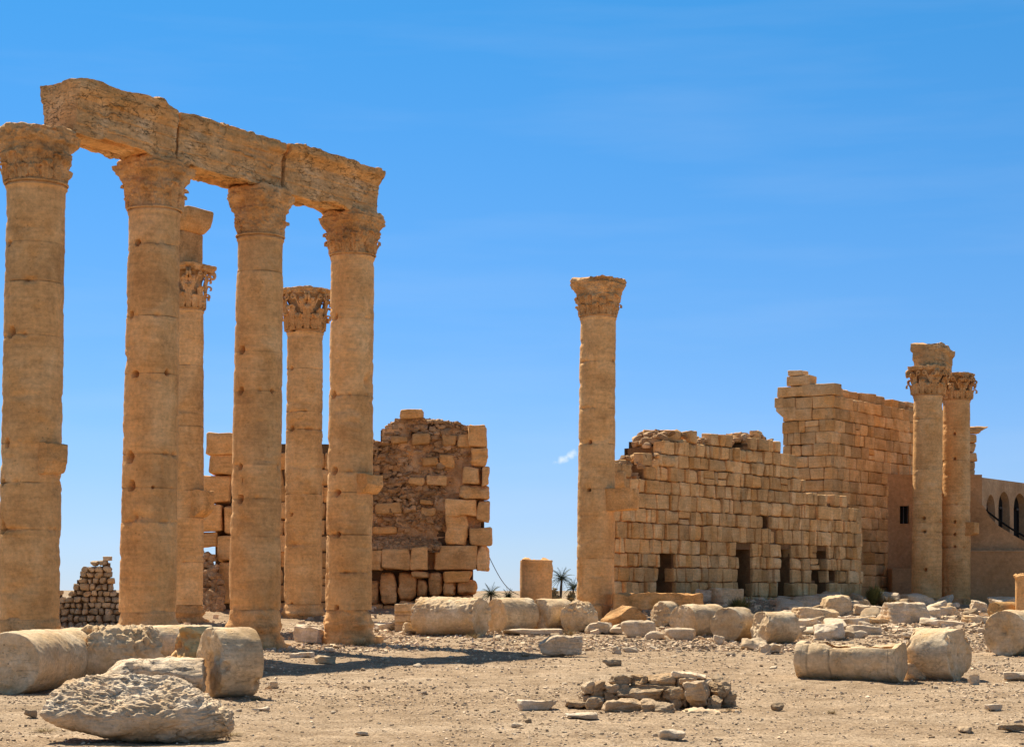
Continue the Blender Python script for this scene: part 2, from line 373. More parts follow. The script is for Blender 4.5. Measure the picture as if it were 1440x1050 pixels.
# ------------------------------------------------------------------ the ground
def make_ground():
    ys = [-60, -40, -25, -12, -4, 2, 6, 9]
    y = 11.0
    while y < 125: ys.append(y); y += max(0.07, y * 0.0042)
    while y < 12000: ys.append(y); y *= 1.06
    ys = np.array(ys); s = np.linspace(-1, 1, 560); s = np.sign(s) * (0.55 * np.abs(s) + 0.45 * np.abs(s) ** 3)
    hw = np.maximum(45, np.abs(ys) * 0.75 + 18)
    X = s[None, :] * hw[:, None]; Y = np.repeat(ys[:, None], len(s), 1)
    Z = gz(X, Y)
    V = np.stack([X, Y, Z], -1).reshape(-1, 3)
    o = MB().add(V, gquads(len(ys), len(s), False)).build('ground', M_GROUND)
    o['kind'] = 'structure'
    # far low desert rise closing the horizon
    xs = np.linspace(-3500, 3500, 160); prof = 6 + 2.5 * fbm(np.stack([xs / 700, xs * 0, xs * 0], -1), 4, 5)
    rows = [(5200, -8.0), (5600, 0.35), (6100, 0.85), (6800, 1.0), (9000, 0.8)]
    V = np.stack([np.stack([xs * (yy / 5200), xs * 0 + yy, (prof * k if k > 0 else xs * 0 - 9)], -1) for yy, k in rows]).reshape(-1, 3)
    h = MB().add(V, gquads(len(rows), len(xs), False)).build('hills', M_GROUND)
    h['kind'] = 'structure'
make_ground()

# ------------------------------------------------------------------ shape generators
def cubesphere(n):
    t = np.tan(np.linspace(-1, 1, n + 1) * math.pi / 4)
    A, B = np.meshgrid(t, t, indexing='ij'); o = np.ones_like(A)
    fs = [(o, A, B), (-o, B, A), (B, o, A), (A, -o, B), (A, B, o), (B, A, -o)]
    V = np.concatenate([np.stack(f, -1).reshape(-1, 3) for f in fs]); V /= np.linalg.norm(V, axis=1, keepdims=True)
    q = gquads(n + 1, n + 1, False); Q = np.concatenate([q + k * (n + 1) ** 2 for k in range(6)])
    key = np.round(V, 6); _, idx, inv = np.unique(key, axis=0, return_index=True, return_inverse=True)
    return V[idx], inv.reshape(-1)[Q]
_cs = {}
def csphere(n):
    if n not in _cs: _cs[n] = cubesphere(n)
    return _cs[n]
def rotz(V, a):
    c, s = math.cos(a), math.sin(a); V = np.asarray(V, float)
    return np.stack([V[..., 0] * c - V[..., 1] * s, V[..., 0] * s + V[..., 1] * c, V[..., 2]], -1)
def rotm(ax, a):
    c, s = math.cos(a), math.sin(a)
    return np.array({'x': [[1, 0, 0], [0, c, -s], [0, s, c]], 'y': [[c, 0, s], [0, 1, 0], [-s, 0, c]], 'z': [[c, -s, 0], [s, c, 0], [0, 0, 1]]}[ax])
def rock(half, n=12, seed=0, cuts=9, cutmin=0.62, p=22, planes=None, amp=0.03, freq=2.5, box=True, layer=0.0, pebbly=0.0):
    """a broken block: soft intersection of half-spaces with displaced faces; local, centred"""
    rng = np.random.RandomState(seed); D, Q = csphere(n)
    pl = []
    if box: pl += [(1, 0, 0, 1), (-1, 0, 0, 1), (0, 1, 0, 1), (0, -1, 0, 1), (0, 0, 1, 1), (0, 0, -1, 1)]
    for _ in range(cuts):
        d = rng.normal(size=3); d /= np.linalg.norm(d); sup = np.abs(d).sum() if box else 1.0
        pl.append((*d, rng.uniform(cutmin, 1.0) * (0.5 * sup + 0.5)))
    for q in (planes or []): pl.append(q)
    A = np.array(pl); N = A[:, :3]; h = A[:, 3]
    dn = np.clip(D @ N.T, 0, None) / h
    r = (dn ** p).sum(1) ** (-1.0 / p)
    V = D * r[:, None] * np.asarray(half, float)
    nn = vnormals(V, Q); P = V * freq + seed * 3.7
    dsp = amp * (fbm(P, 4, seed) + 0.6 * fbm(P * 3.1, 3, seed + 3))
    if layer:
        Pl = V * np.array([1.4, 1.4, 9.0]) * freq * 0.6 + fbm(V * 2.0, 2, seed + 8)[:, None] * 0.8
        dsp = dsp + layer * ridge(Pl, 3, seed + 11)
    if pebbly:
        up = np.clip(nn[:, 2] + 0.25, 0, 1)
        dsp = dsp + pebbly * up * np.abs(fbm(V * 9 * np.array([0.6, 1, 1.6]), 3, seed + 21)) * 1.6
    return V + nn * dsp[:, None], Q
def stone_at(name, mat, px, py, wpx, hpx, depth, label, cat, n=12, rz=0.0, group=None, sink=0.05, Y=None, tilt=0.0, tint=1.0, warm=0.0, roll=0.0, **k):
    """a loose stone whose foot is seen at (px, py), wpx wide and hpx high in the photo"""
    g = gpt(px, py) if Y is None else np.array([(px - CX) / F * Y, Y, float(gz((px - CX) / F * Y, Y))])
    sc = g[1] / F; hx, hz = wpx * sc / 2, hpx * sc / 2
    V, Q = rock((hx, depth / 2, hz), n=n, **k)
    V = V @ rotm('y', tilt).T @ rotm('x', roll).T
    V = rotz(V, rz); V[:, 2] -= V[:, 2].min()
    V = V + np.array([g[0], g[1] + depth * 0.35, g[2] - sink * hz * 2])
    o = MB().add(V, Q, tint=tint, warm=warm).build(name, mat, origin=(g[0], g[1] + depth * 0.35, g[2]))
    return tag(o, label, cat, group)
def sweep(loop, stations, O, U, N_, disp=None, caps=6, Z=np.array([0, 0, 1.0]), capfn=None):
    """loop: (M,2) closed outline (across, up); stations: distances along U. Rounded caps of concentric rings. Returns V, Q"""
    loop = np.asarray(loop, float); M = len(loop); c = loop.mean(0); rows = []
    O, U, N_ = (np.asarray(a, float) for a in (O, U, N_))
    def ring(s, k, ds=0.0): return O + U * (s + ds) + np.outer((loop[:, 0] - c[0]) * k + c[0], N_) + np.outer((loop[:, 1] - c[1]) * k + c[1], Z)
    ks = np.linspace(0.02, 0.965, caps)
    for k in ks: rows.append(ring(stations[0], k))
    rows.append(ring(stations[0], 0.99, 0.004)); 
    for s in stations[1:-1]: rows.append(ring(s, 1.0))
    rows.append(ring(stations[-1], 0.99, -0.004))
    for k in ks[::-1]: rows.append(ring(stations[-1], k))
    V = np.concatenate(rows); Q = gquads(len(rows), M, True)
    return V, Q
def block_axis(h, r): return np.array([-h, -h + .35 * r, -h + r, -.4 * (h - r), .4 * (h - r), h - r, h - .35 * r, h])
def block(c, half, U=(1, 0, 0), N_=(0, -1, 0), r=0.04, jit=0.03, amp=0.02, seed=0, freq=3.0):
    """a dressed wall block: rounded, jittered corners, uneven faces. half = (along, out, up)"""
    rng = np.random.RandomState(seed % (2 ** 31)); half = np.asarray(half, float); r = min(r, half.min() * 0.6)
    ax = [block_axis(h, r) for h in half]; Vs = []; nQ = []
    k = 0
    for a in range(3):
        b_, c_ = (a + 1) % 3, (a + 2) % 3
        for sg in (-1, 1):
            A, B = np.meshgrid(ax[b_], ax[c_], indexing='ij'); P = np.zeros((8, 8, 3)); P[..., a] = sg * half[a]; P[..., b_] = A; P[..., c_] = B
            q = gquads(8, 8, False) + k; nQ.append(q if sg > 0 else q[:, ::-1]); Vs.append(P.reshape(-1, 3)); k += 64
    P = np.concatenate(Vs); Q = np.concatenate(nQ)
    inner = half - r; q = np.clip(P, -inner, inner); d = P - q; l = np.linalg.norm(d, axis=1, keepdims=True)
    P = q + d / np.maximum(l, 1e-9) * np.minimum(l, r)
    J = rng.uniform(-1, 1, (2, 2, 2, 3)) * jit; T = (P / half + 1) / 2; off = 0
    for i in (0, 1):
        for j in (0, 1):
            for m in (0, 1):
                w = (T[:, 0] if i else 1 - T[:, 0]) * (T[:, 1] if j else 1 - T[:, 1]) * (T[:, 2] if m else 1 - T[:, 2]); off = off + w[:, None] * J[i, j, m]
    P = P + off
    U = np.asarray(U, float); N_ = np.asarray(N_, float)
    return np.asarray(c, float) + P[:, :1] * U + P[:, 1:2] * N_ + P[:, 2:] * np.array([0, 0, 1.0]), Q
def rough(V, amp, freq, seed=0):
    return V + amp * np.stack([fbm(V * freq, 3, seed + 31 * k) for k in range(3)], -1)
def tube(path, rad, k=8):
    path = np.asarray(path, float); n = len(path); rad = np.broadcast_to(rad, (n,))
    t = np.gradient(path, axis=0); t /= np.linalg.norm(t, axis=1, keepdims=True) + 1e-9
    ref = np.array([0.31, 0.17, 0.93]); a = np.cross(t, ref); a /= np.linalg.norm(a, axis=1, keepdims=True); b = np.cross(t, a)
    th = np.arange(k) * 2 * math.pi / k
    V = path[:, None] + rad[:, None, None] * (np.cos(th)[None, :, None] * a[:, None] + np.sin(th)[None, :, None] * b[:, None])
    return V.reshape(-1, 3), gquads(n, k, True)
def boxv(x0, x1, y0, y1, z0, z1):
    V = np.array([(x, y, z) for x in (x0, x1) for y in (y0, y1) for z in (z0, z1)], float)
    return V, np.array([(0, 1, 3, 2), (4, 6, 7, 5), (0, 4, 5, 1), (2, 3, 7, 6), (0, 2, 6, 4), (1, 5, 7, 3)])

# ------------------------------------------------------------------ columns
RU = np.array([0.56, 0.83]); RU /= np.linalg.norm(RU); RN = np.array([RU[1], -RU[0]])      # along the row, and out of it
RU3, RN3 = np.array([*RU, 0]), np.array([*RN, 0])
ROWANG = math.atan2(RU[1], RU[0])
def leaf(th0, zb, h, w, curl, r_of, seed, out0=0.03, ns=11, nt=9):
    """an acanthus leaf lying on the bell and curling out at its tip"""
    s = np.linspace(0, 1, ns); t = np.linspace(-1, 1, nt); S, T = np.meshgrid(s, t, indexing='ij')
    s0 = 0.62; a = np.clip((S - s0) / (1 - s0), 0, 1) * math.radians(205)
    up = zb + h * (np.minimum(S, s0) / s0) * 0.86 + curl * np.sin(a) * 0.9
    out = out0 + 0.07 * S + curl * (1 - np.cos(a)) * 0.62
    wd = w * (0.75 + 0.4 * np.sin(math.pi * np.minimum(S * 1.15, 1))) * (1 - 0.72 * np.clip((S - 0.72) / 0.28, 0, 1) ** 1.5)
    wd = wd * (1 + 0.22 * np.sin(S * 26.0 + seed)) 
    out = out + 0.05 * (1 - np.abs(T)) * (1 - 0.3 * S) + 0.028 * np.cos(T * 9.0) - 0.05 * T ** 4 + 0.03 * np.abs(T) ** 2 * np.sin(S * 23)
    r = r_of(np.clip(up, 0, 9)) + out
    th = th0 + T * wd / 1.1
    V = np.stack([r * np.cos(th), r * np.sin(th), up], -1).reshape(-1, 3)
    return V, gquads(ns, nt, False)
def make_capital(r0, H, reach, crisp, seed, ang):
    """local capital mesh data with its foot at z=0. Units of r0 inside. Returns list of (V,Q,tint)"""
    rng = np.random.RandomState(seed); out = []; h = H / r0; rel = {1: 1.3, 2: 0.6, 3: 0.25, 4: 1.4, 7: 1.5}.get(seed, 1.0); fac = {2: 1.7, 3: 1.2, 4: 1.25}.get(seed, 1.0)
    ct = h * 0.145                                                # abacus thickness
    zt = h - ct
    def bell(z):
        q = np.clip(np.asarray(z) / zt, 0, 1)
        return 1.0 + 0.03 * q + (0.27 if crisp else 0.20) * q ** 4
    nz, nth = (40, 96) if crisp else (90, 220)
    z = np.linspace(0, zt + 0.02, nz); th = np.arange(nth) * 2 * math.pi / nth; Z, TH = np.meshgrid(z, th, indexing='ij')
    if crisp:
        R = bell(Z) - 0.15 - 0.06 * np.exp(-((Z - h * 0.62) / 0.25) ** 2)
        R[0] = 1.0
        V = np.stack([R * np.cos(TH), R * np.sin(TH), Z], -1).reshape(-1, 3)
        out.append((V, gquads(nz, nth, True), 0.8))
    else:
        q = np.clip(Z / zt, 0, 1); n_ = 5.0; sq = 1.0 / (np.abs(np.cos(TH)) ** n_ + np.abs(np.sin(TH)) ** n_) ** (1 / n_)
        amt = sstep(0.25, 1.0, q)
        R = (1.0 + 0.30 * q ** 1.6 * (reach / 1.42)) * (1 + (sq - 1) * amt * (reach - 0.92) * fac)
        lf = np.clip(np.cos(8 * TH), -0.35, 1) * (sstep(0.02, 0.25, q) * (1 - sstep(0.30, 0.36, q)))
        lf2 = np.clip(np.cos(8 * TH + math.pi), -0.35, 1) * (sstep(0.33, 0.5, q) * (1 - sstep(0.58, 0.66, q)))
        vol = np.clip(np.cos(4 * TH + math.pi), 0, 1) ** 3 * sstep(0.55, 0.75, q) * 0.10
        R = R + rel * (0.10 * lf + 0.11 * lf2 + 0.03 * np.cos(40 * TH) * (lf > 0.1) + 0.025 * np.cos(40 * TH + 1) * (lf2 > 0.1)) + vol - 0.06 * sstep(0.62, 0.7, q) * (1 - sstep(0.8, 0.86, q))
        P = np.stack([np.cos(TH) * R, np.sin(TH) * R, Z], -1)
        R = R + 0.07 * fbm(P * 3.0 + seed, 5, seed) * sstep(0, 0.15, q) + 0.03 * fbm(P * 9.0, 3, seed + 3) + 0.07 * np.clip(ridge(P * 3.1 + seed, 3, seed + 5) - 0.35, -1, 0.4) * sstep(0.05, 0.3, q)
        R = R - 0.22 * np.clip(fbm(P * 1.1 + 5 * seed, 2, seed + 9) - 0.32, 0, 1) * sstep(0.3, 0.8, q)
        V = np.stack([R * np.cos(TH), R * np.sin(TH), Z], -1).reshape(-1, 3)
        tn = 0.92 + 0.12 * fbm(V * 1.5 + seed, 2, seed + 4)
        out.append((V, gquads(nz, nth, True), tn))
    # astragal
    a = np.linspace(0, 2 * math.pi, 97)[:-1]
    tp = np.stack([1.045 * np.cos(a), 1.045 * np.sin(a), a * 0 + 0.035], -1); tp = np.concatenate([tp, tp[:1]])
    V, Q = tube(tp, 0.045, 8); out.append((rough(V, 0.012, 5, seed), Q, 0.9))
    # leaves
    for row, (zb, hh, cu, w) in enumerate([(0.06, h * 0.30, 0.22, 0.23), (0.06, h * 0.53, 0.24, 0.23), (h * 0.40, h * 0.30, 0.20, 0.19)]):
        for k in range(8):
            if not crisp and rng.rand() < (0.12 if row == 0 else 0.4): continue
            if row == 2 and not crisp: continue
            if not crisp and rng.rand() > rel * 1.2: continue
            c_ = cu * (1 if crisp else rng.uniform(0.35, 0.9)); hk = hh * (1 if crisp else rng.uniform(0.8, 1.0))
            if crisp and rng.rand() < 0.2: c_ *= 0.35
            V, Q = leaf((k + (0.5, 1.0, 0.5)[row]) * math.pi / 4 + (0.0 if row < 2 else 0.2 * (-1) ** k), zb, hk, w, c_, bell, k * 2.1 + row, (0.12 if row == 0 else 0.07) if crisp else 0.04)
            out.append((rough(V, 0.015 if crisp else 0.03, 4, seed + k), Q, rng.uniform(0.9, 1.1)))
    # corner volutes with their stalks
    for k in range(4):
        d = math.pi / 4 + k * math.pi / 2
        if not crisp and rng.rand() < 0.75: continue
        rc = (reach * 0.80) if crisp else reach * 0.86
        zc = zt - 0.20
        for side in (-1, 1):
            tt = np.linspace(0, 1, 26); turns = tt * 2 * math.pi * 1.35
            rad = 0.235 * (1 - 0.72 * tt); px_ = rc + rad * np.sin(turns) * 0.9 - 0.02; pz = zc + rad * np.cos(turns)
            off = side * (0.07 + 0.05 * tt)
            sp = np.stack([px_ * math.cos(d) - off * math.sin(d), px_ * math.sin(d) + off * math.cos(d), pz], -1)
            s2 = np.linspace(0, 1, 9)[:-1]; an = d + side * 0.34 * (1 - s2) ** 1.2; rr = 1.0 + 0.08 + (rc - 1.1) * s2 ** 2.2; zz = h * 0.50 + (zc + 0.235 - h * 0.50) * s2 ** 0.8
            st = np.stack([rr * np.cos(an), rr * np.sin(an), zz], -1)
            path = np.concatenate([st, sp]); V, Q = tube(path, np.concatenate([np.full(len(st), 0.095), np.linspace(0.09, 0.055, len(sp))]), 7)
            out.append((rough(V, 0.012, 5, seed + k), Q, 1.0))
    if crisp:
        for k in range(4):
            for side in (-1, 1):
                tt = np.linspace(0, 1, 22); turns = tt * 2 * math.pi * 1.2; rad = 0.16 * (1 - 0.7 * tt)
                an = k * math.pi / 2 + side * (0.20 + rad * np.sin(-turns) * 0.9); rr = bell(zt - 0.25) + 0.10 + 0 * tt; zz = zt - 0.2 + rad * np.cos(turns)
                s2 = np.linspace(0, 1, 7)[:-1]; an2 = k * math.pi / 2 + side * (0.42 - 0.22 * s2); z2 = h * 0.55 + (zt - 0.04 - h * 0.55) * s2
                pth = np.concatenate([np.stack([(bell(z2) + 0.08) * np.cos(an2), (bell(z2) + 0.08) * np.sin(an2), z2], -1), np.stack([rr * np.cos(an), rr * np.sin(an), zz], -1)])
                V, Q = tube(pth, 0.05, 6); out.append((V, Q, 1.0))
    # abacus with hollow sides
    m = 160; th = np.arange(m) * 2 * math.pi / m; ph = (th + math.pi / 4) % (math.pi / 2) - math.pi / 4
    mid = (reach * 0.735 if crisp else reach * 0.80); flat = mid / np.cos(ph)
    Rr = flat + (reach - mid / math.cos(math.pi / 4)) * (np.abs(ph) / (math.pi / 4)) ** 2.2
    Rr = np.minimum(Rr, reach * 0.93)
    if not crisp:
        sq_ = 1.0 / (np.abs(np.cos(th)) ** 5.0 + np.abs(np.sin(th)) ** 5.0) ** 0.2
        Rr = 1.30 * (reach / 1.42) * (1 + (sq_ - 1) * (reach - 0.92) * fac) + 0.01
    lv = [(0.0, 0.90), (0.15, 0.93), (0.45, 0.95), (0.55, 0.99), (0.8, 1.0), (0.97, 1.0), (1.0, 0.985), (1.0, 0.6), (1.0, 0.05)] if crisp else [(-0.1, 0.93), (0.0, 0.985), (0.2, 1.0), (0.4, 1.01), (0.6, 1.015), (0.8, 1.0), (0.95, 0.97), (1.0, 0.92), (1.0, 0.6), (1.0, 0.05)]
    if crisp: lv = [(0.0, 0.5)] + lv
    rows = []
    for f, k in lv:
        rr = Rr * k
        P = np.stack([np.cos(th) * rr, np.sin(th) * rr, th * 0 + zt + f * ct], -1)
        if not crisp:
            e = np.clip(fbm(P * 1.3 + seed * 3, 3, seed + 2), -0.2, 1)
            P[:, :2] *= (1 - 0.30 * np.clip(e - 0.08, 0, 1) * (k > 0.5) + 0.03 * fbm(P * 4, 3, seed + 8))[:, None]; P[:, 2] += 0.09 * fbm(P * 2.2 + seed, 3, seed + 6) * (f > 0.5)
        else:
            e = np.clip(fbm(P * 1.6 + seed * 3, 3, seed + 2) - 0.25, 0, 1); P[:, :2] *= (1 - 0.22 * e * (k > 0.6))[:, None]
        rows.append(P)
    V = np.concatenate(rows); out.append((rough(V, 0.02 if crisp else 0.035, 4, seed + 1), gquads(len(rows), m, True), 0.98))
    if crisp:
        for k in range(4):
            V, Q = rock((0.10, 0.15, 0.13), 5, seed + k, 5, amp=0.03)
            V = rotz(V + np.array([mid + 0.02, 0, h - ct * 0.55]), k * math.pi / 2); out.append((V, Q, 1.0))
    res = []
    for V, Q, t in out:
        res.append((rotz(V * r0, ang), Q, t))
    return res
def column(label, group, Y, cap_top, cap_bot, base_top, base_bot, cx_t, cx_b, w_t, w_b, joints, holes, crisp, reach, seed,
           bracket=None, dents=(), base_w=1.0, base_kind='flared', nth=190):
    sc = Y / F
    zw = lambda py: EH + (HY - py) * sc
    xt, xb = (cx_t - CX) * sc, (cx_b - CX) * sc
    rt, rb = w_t * sc / 2, w_b * sc / 2
    z0, z1, z2, z3 = zw(base_bot), zw(base_top), zw(cap_bot), zw(cap_top)
    z0 = min(z0, float(gz(xb, Y)))
    root = empty('column', (xb, Y, z0), label, 'column', group)
    axis = lambda z: xb + (xt - xb) * np.clip((z - z1) / (z2 - z1), -0.1, 1.2)
    rad = lambda z: rb + (rt - rb) * np.clip((z - z1) / (z2 - z1), 0, 1) ** 1.25
    # shaft of drums
    jz = np.array([zw(j) for j in joints]); zs = [np.arange(z1, z2, 0.055)]
    for j in jz: zs.append(j + np.array([-0.05, -0.025, -0.012, 0, 0.012, 0.025, 0.05]))
    zs = np.unique(np.round(np.concatenate(zs + [[z1 - 0.04, z1, z2 - 0.001]]), 4)); zs = zs[(zs >= z1 - 0.04) & (zs <= z2)]
    th = np.arange(nth) * 2 * math.pi / nth; Z, TH = np.meshgrid(zs, th, indexing='ij')
    idx = np.searchsorted(np.sort(jz), zs); rng = np.random.RandomState(seed); doff = rng.uniform(-0.007, 0.007, len(jz) + 1); dt = rng.uniform(0.86, 1.1, len(jz) + 1)
    R = rad(Z) + doff[idx][:, None]
    C = np.stack([np.sin(TH) * rad(Z) + seed * 13, -np.cos(TH) * rad(Z), Z], -1)
    R = R + 0.014 * fbm(C * 1.4, 4, seed) + 0.007 * fbm(C * np.array([4, 4, 9]), 3, seed + 2)
    flute = np.clip(fbm(C * np.array([1.0, 1.0, 3.0]), 3, seed + 5) - 0.42, 0, 1); R = R - 0.07 * flute
    tint = 1 + 0 * R + (dt[idx] - 1)[:, None]; warm = np.zeros_like(R)
    for j in jz:
        js = rng.uniform(0.25, 1.0); dz = np.abs(Z - j); n = vnoise(C * np.array([2.5, 2.5, 0.2]), seed + 11)
        R = R - js * 0.022 * np.exp(-(dz / 0.013) ** 2) * np.clip(0.6 + 0.9 * n, 0, 1)
        chip = np.clip(fbm(C * np.array([3, 3, 1.2]) + j, 3, seed + 17) - 0.30, 0, 1); R = R - 0.16 * chip * np.exp(-(dz / 0.05) ** 2)
        tint = tint - js * 0.42 * np.exp(-(dz / 0.013) ** 2) * np.clip(0.6 + 0.9 * n, 0, 1)
        above = Z - j; stain = np.exp(-np.clip(above, 0, 9) / 0.22) * (above > -0.03) * np.clip(n + 0.1 + rng.uniform(-0.3, 0.35), 0, 1)
        tint = tint - 0.22 * stain
    for (hx, hy, hr) in holes:
        z = zw(hy); xo = (hx - (cx_b + (cx_t - cx_b) * (z - z1) / (z2 - z1))) / (rad(z) / sc); t0 = math.asin(max(-0.98, min(0.98, xo)))
        r_ = hr * sc; a = ((TH - t0 + math.pi) % (2 * math.pi) - math.pi) * rad(z); d = np.sqrt(a ** 2 + ((Z - z) * 1.0) ** 2) / r_
        d = d + 0.22 * fbm(C * 6, 2, seed + 23)
        R = R - 3.6 * r_ * np.exp(-(d / 0.85) ** 6); warm = np.maximum(warm, np.exp(-((d / 2.2) ** 2)) * 0.35)
        d2 = np.sqrt((a / 1.5) ** 2 + (np.clip(Z - z, 0, 9) / 1.9) ** 2 + (np.clip(z - Z, 0, 9) / 0.7) ** 2) / r_; R = R - 0.35 * r_ * np.exp(-(d2 ** 2))
    for (dx, dy, wx, wy, dp) in dents:
        z = zw(dy); xo = (dx - (cx_b + (cx_t - cx_b) * (z - z1) / (z2 - z1))) / (rad(z) / sc); t0 = math.asin(max(-1, min(1, xo)))
        a = ((TH - t0 + math.pi) % (2 * math.pi) - math.pi) * rad(z); d = (a / (wx * sc)) ** 2 + ((Z - z) / (wy * sc)) ** 2
        R = R - dp * np.exp(-d) * (0.7 + 0.9 * np.clip(fbm(C * 4, 3, seed + 29), -0.6, 1))
    edge = np.exp(-((Z - z1) / 0.22) ** 2); R = R - 0.09 * edge * np.clip(fbm(C * np.array([2.5, 2.5, 1.5]), 3, seed + 31), 0, 1)
    ring = np.exp(-((Z - (z2 - 0.07)) / 0.05) ** 2); R = R + 0.045 * ring
    low = np.exp(-np.clip(Z - z1, 0, 99) / 1.6); warm = np.clip(warm + 0.35 * low * np.clip(fbm(C * 0.9, 2, seed + 37) + 0.3, 0, 1), 0, 1)
    V = np.stack([axis(Z) + R * np.sin(TH), Y - R * np.cos(TH), Z], -1).reshape(-1, 3)
    MB().add(V, gquads(len(zs), nth, True), tint=np.clip(tint, 0.4, 1.3).ravel(), warm=warm.ravel()).build('shaft', M_COL, root)
    # capital
    mb = MB(); nk = rad(z2) + 0.01
    for V, Q, t in make_capital(nk, z3 - z2 + (0.10 if reach > 1.5 else 0.02), reach, crisp, seed, ROWANG): mb.add(V + np.array([axis(z2), Y, z2]), Q, tint=t)
    mb.build('capital', M_CAP, root)
    # base
    zz = np.linspace(z0 - 0.15, z1 - 0.004, 30); q = np.clip((zz - z0) / (z1 - z0), 0, 1)
    if base_kind == 'flared':
        prof = 1.0 + 0.16 * (1 - q) ** 1.3 + 0.09 * np.exp(-((q - 0.58) / 0.09) ** 2) - 0.04 * np.exp(-((q - 0.38) / 0.07) ** 2) + 0.10 * np.exp(-((q - 0.14) / 0.13) ** 2); prof = prof * base_w; prof[-3:] *= np.array([0.99, 0.975, 0.95])
        Z, TH = np.meshgrid(zz, th, indexing='ij'); R = rb * prof[:, None] + 0 * TH; C = np.stack([np.sin(TH) * rb + seed, np.cos(TH) * rb, Z], -1)
        R = R + 0.04 * fbm(C * 1.8, 4, seed + 41) - 0.16 * np.clip(fbm(C * np.array([1.3, 1.3, 2]), 3, seed + 43) - 0.1, 0, 1) + 0.02 * ridge(C * np.array([1, 1, 6]), 2, seed)
        Z = np.concatenate([Z, Z[-1:] + 0.003]); R = np.concatenate([R, R[-1:] * 0.3]); TH = np.concatenate([TH, TH[-1:]])
        V = np.stack([xb + R * np.sin(TH), Y - R * np.cos(TH), Z], -1).reshape(-1, 3)
        b = MB().add(V, gquads(len(zz) + 1, nth, True)).build('base', M_CAP, root)
        if base_w > 0.99:
            V, Q = block((xb, Y, z0 - 0.02), (rb * 1.06, rb * 1.06, 0.22), RU3, RN3, 0.08, 0.06, seed=seed); MB().add(rough(V, 0.04, 2, seed), Q, tint=0.95).build('plinth', M_CAP, b)
    else:
        V, Q = block((xb, Y, (z0 + z1) / 2 - 0.1), (rb * 1.02, rb * 1.02, (z1 - z0) / 2 + 0.1), RU3, RN3, 0.08, 0.04, seed=seed)
        MB().add(rough(V, 0.03, 2, seed), Q, tint=0.9).build('base', M_CAP, root)
    # bracket for a statue
    if bracket:
        d, w, ya, yb, rnd, dirv = bracket; za, zb = zw(yb), zw(ya); zc = (za + zb) / 2
        dv = RN3 if dirv == 'n' else np.array(dirv, float); tv = np.array([-dv[1], dv[0], 0]); rr = rad(zc) * 0.55
        L = d - rr; U_, n_ = dv, tv
        loop = [];  hh = (zb - za) / 2
        for t in np.linspace(0, 1, 12): loop.append((-w / 2 + w * t, hh))
        for t in np.linspace(0, 1, 9)[1:-1]: loop.append((w / 2, hh - 2 * hh * t))
        for t in np.linspace(0, 1, 12): loop.append((w / 2 - w * t, -hh))
        for t in np.linspace(0, 1, 9)[1:-1]: loop.append((-w / 2, -hh + 2 * hh * t))
        st = np.linspace(0, L, 20); V, Q = sweep(loop, st, (axis(zc) + dv[0] * rr, Y + dv[1] * rr, zc), U_, n_)
        s = (V - np.array([axis(zc), Y, zc])) @ dv; f = np.clip((s - rad(zc)) / max(0.05, d - rad(zc)), 0, 1)
        up = V[:, 2] - zc; V[:, 2] = np.where(up < 0, zc + up * (1 - rnd * f ** 2), V[:, 2] - 0.1 * rnd * hh * f ** 4)
        V = rough(V, 0.02 + 0.02 * rnd, 3, seed)
        MB().add(V, Q, tint=1.0, warm=0.3).build('bracket', M_CAP, root)
    return root, axis(z2), z3
G_ROW = 'columns carrying the stone beam'
RAWC = {}
RAWC['a'] = column('thickest column, under the near end of the stone beam, broken bracket on its side', G_ROW,
    48.0, 184, 262, 868, 921, 51, 40, 81, 85, [345, 475, 625, 680, 745, 400], [(20, 347, 4.5), (24, 472, 7), (17, 625, 6), (10, 680, 5), (9, 743, 8), (4, 805, 3)], False, 1.34, 1,
    (0.98, 0.72, 625, 667, 0.75, 'n'), [(62, 640, 14, 12, 0.03)], nth=240)
RAWC['b'] = column('holed thick column under the beam, standing just in front of a slimmer crisp-capped column', G_ROW,
    51.8, 229, 298, 858, 915, 217.5, 207.5, 71, 79, [348, 448, 528, 640, 687, 735], [(199, 347, 4.5), (190, 447, 5), (196, 530, 5), (240, 527, 3.5), (187, 645, 9), (190, 684, 7), (222, 687, 2)], False, 1.33, 2, None,
    [(197, 730, 20, 7, 0.16), (232, 660, 22, 22, 0.04), (205, 615, 22, 12, 0.03)], nth=220)
RAWC['c'] = column('holed column under the joint between the middle and far beam blocks, crumbling flared base', G_ROW,
    55.2, 268, 335, 857, 910, 366, 358, 63, 72, [385, 497, 552, 655, 702, 755], [(343, 495, 5), (342, 552, 5.5), (386, 552, 2.5), (341, 658, 5), (341, 703, 6), (345, 677, 1.5)], False, 1.35, 3, None,
    [(384, 685, 14, 16, 0.03), (340, 850, 20, 6, 0.05)], nth=200)
RAWC['d'] = column('column under the far moulded end of the stone beam, chipped shaft edge and pale base', G_ROW,
    58.8, 302, 361, 857, 903, 496, 490, 60, 65, [450, 558, 665, 693, 752, 805], [(474, 449, 4), (470, 557, 5.5), (472, 663, 5), (476, 695, 5), (478, 752, 4), (475, 855, 4)], False, 1.36, 4,
    (1.02, 0.8, 668, 694, 0.9, 'n'), [(520, 540, 8, 10, 0.14), (521, 800, 8, 12, 0.12), (460, 820, 6, 40, 0.08), (478, 752, 18, 4, 0.1), (470, 800, 20, 20, 0.02), (487, 720, 10, 16, 0.03)], nth=190)
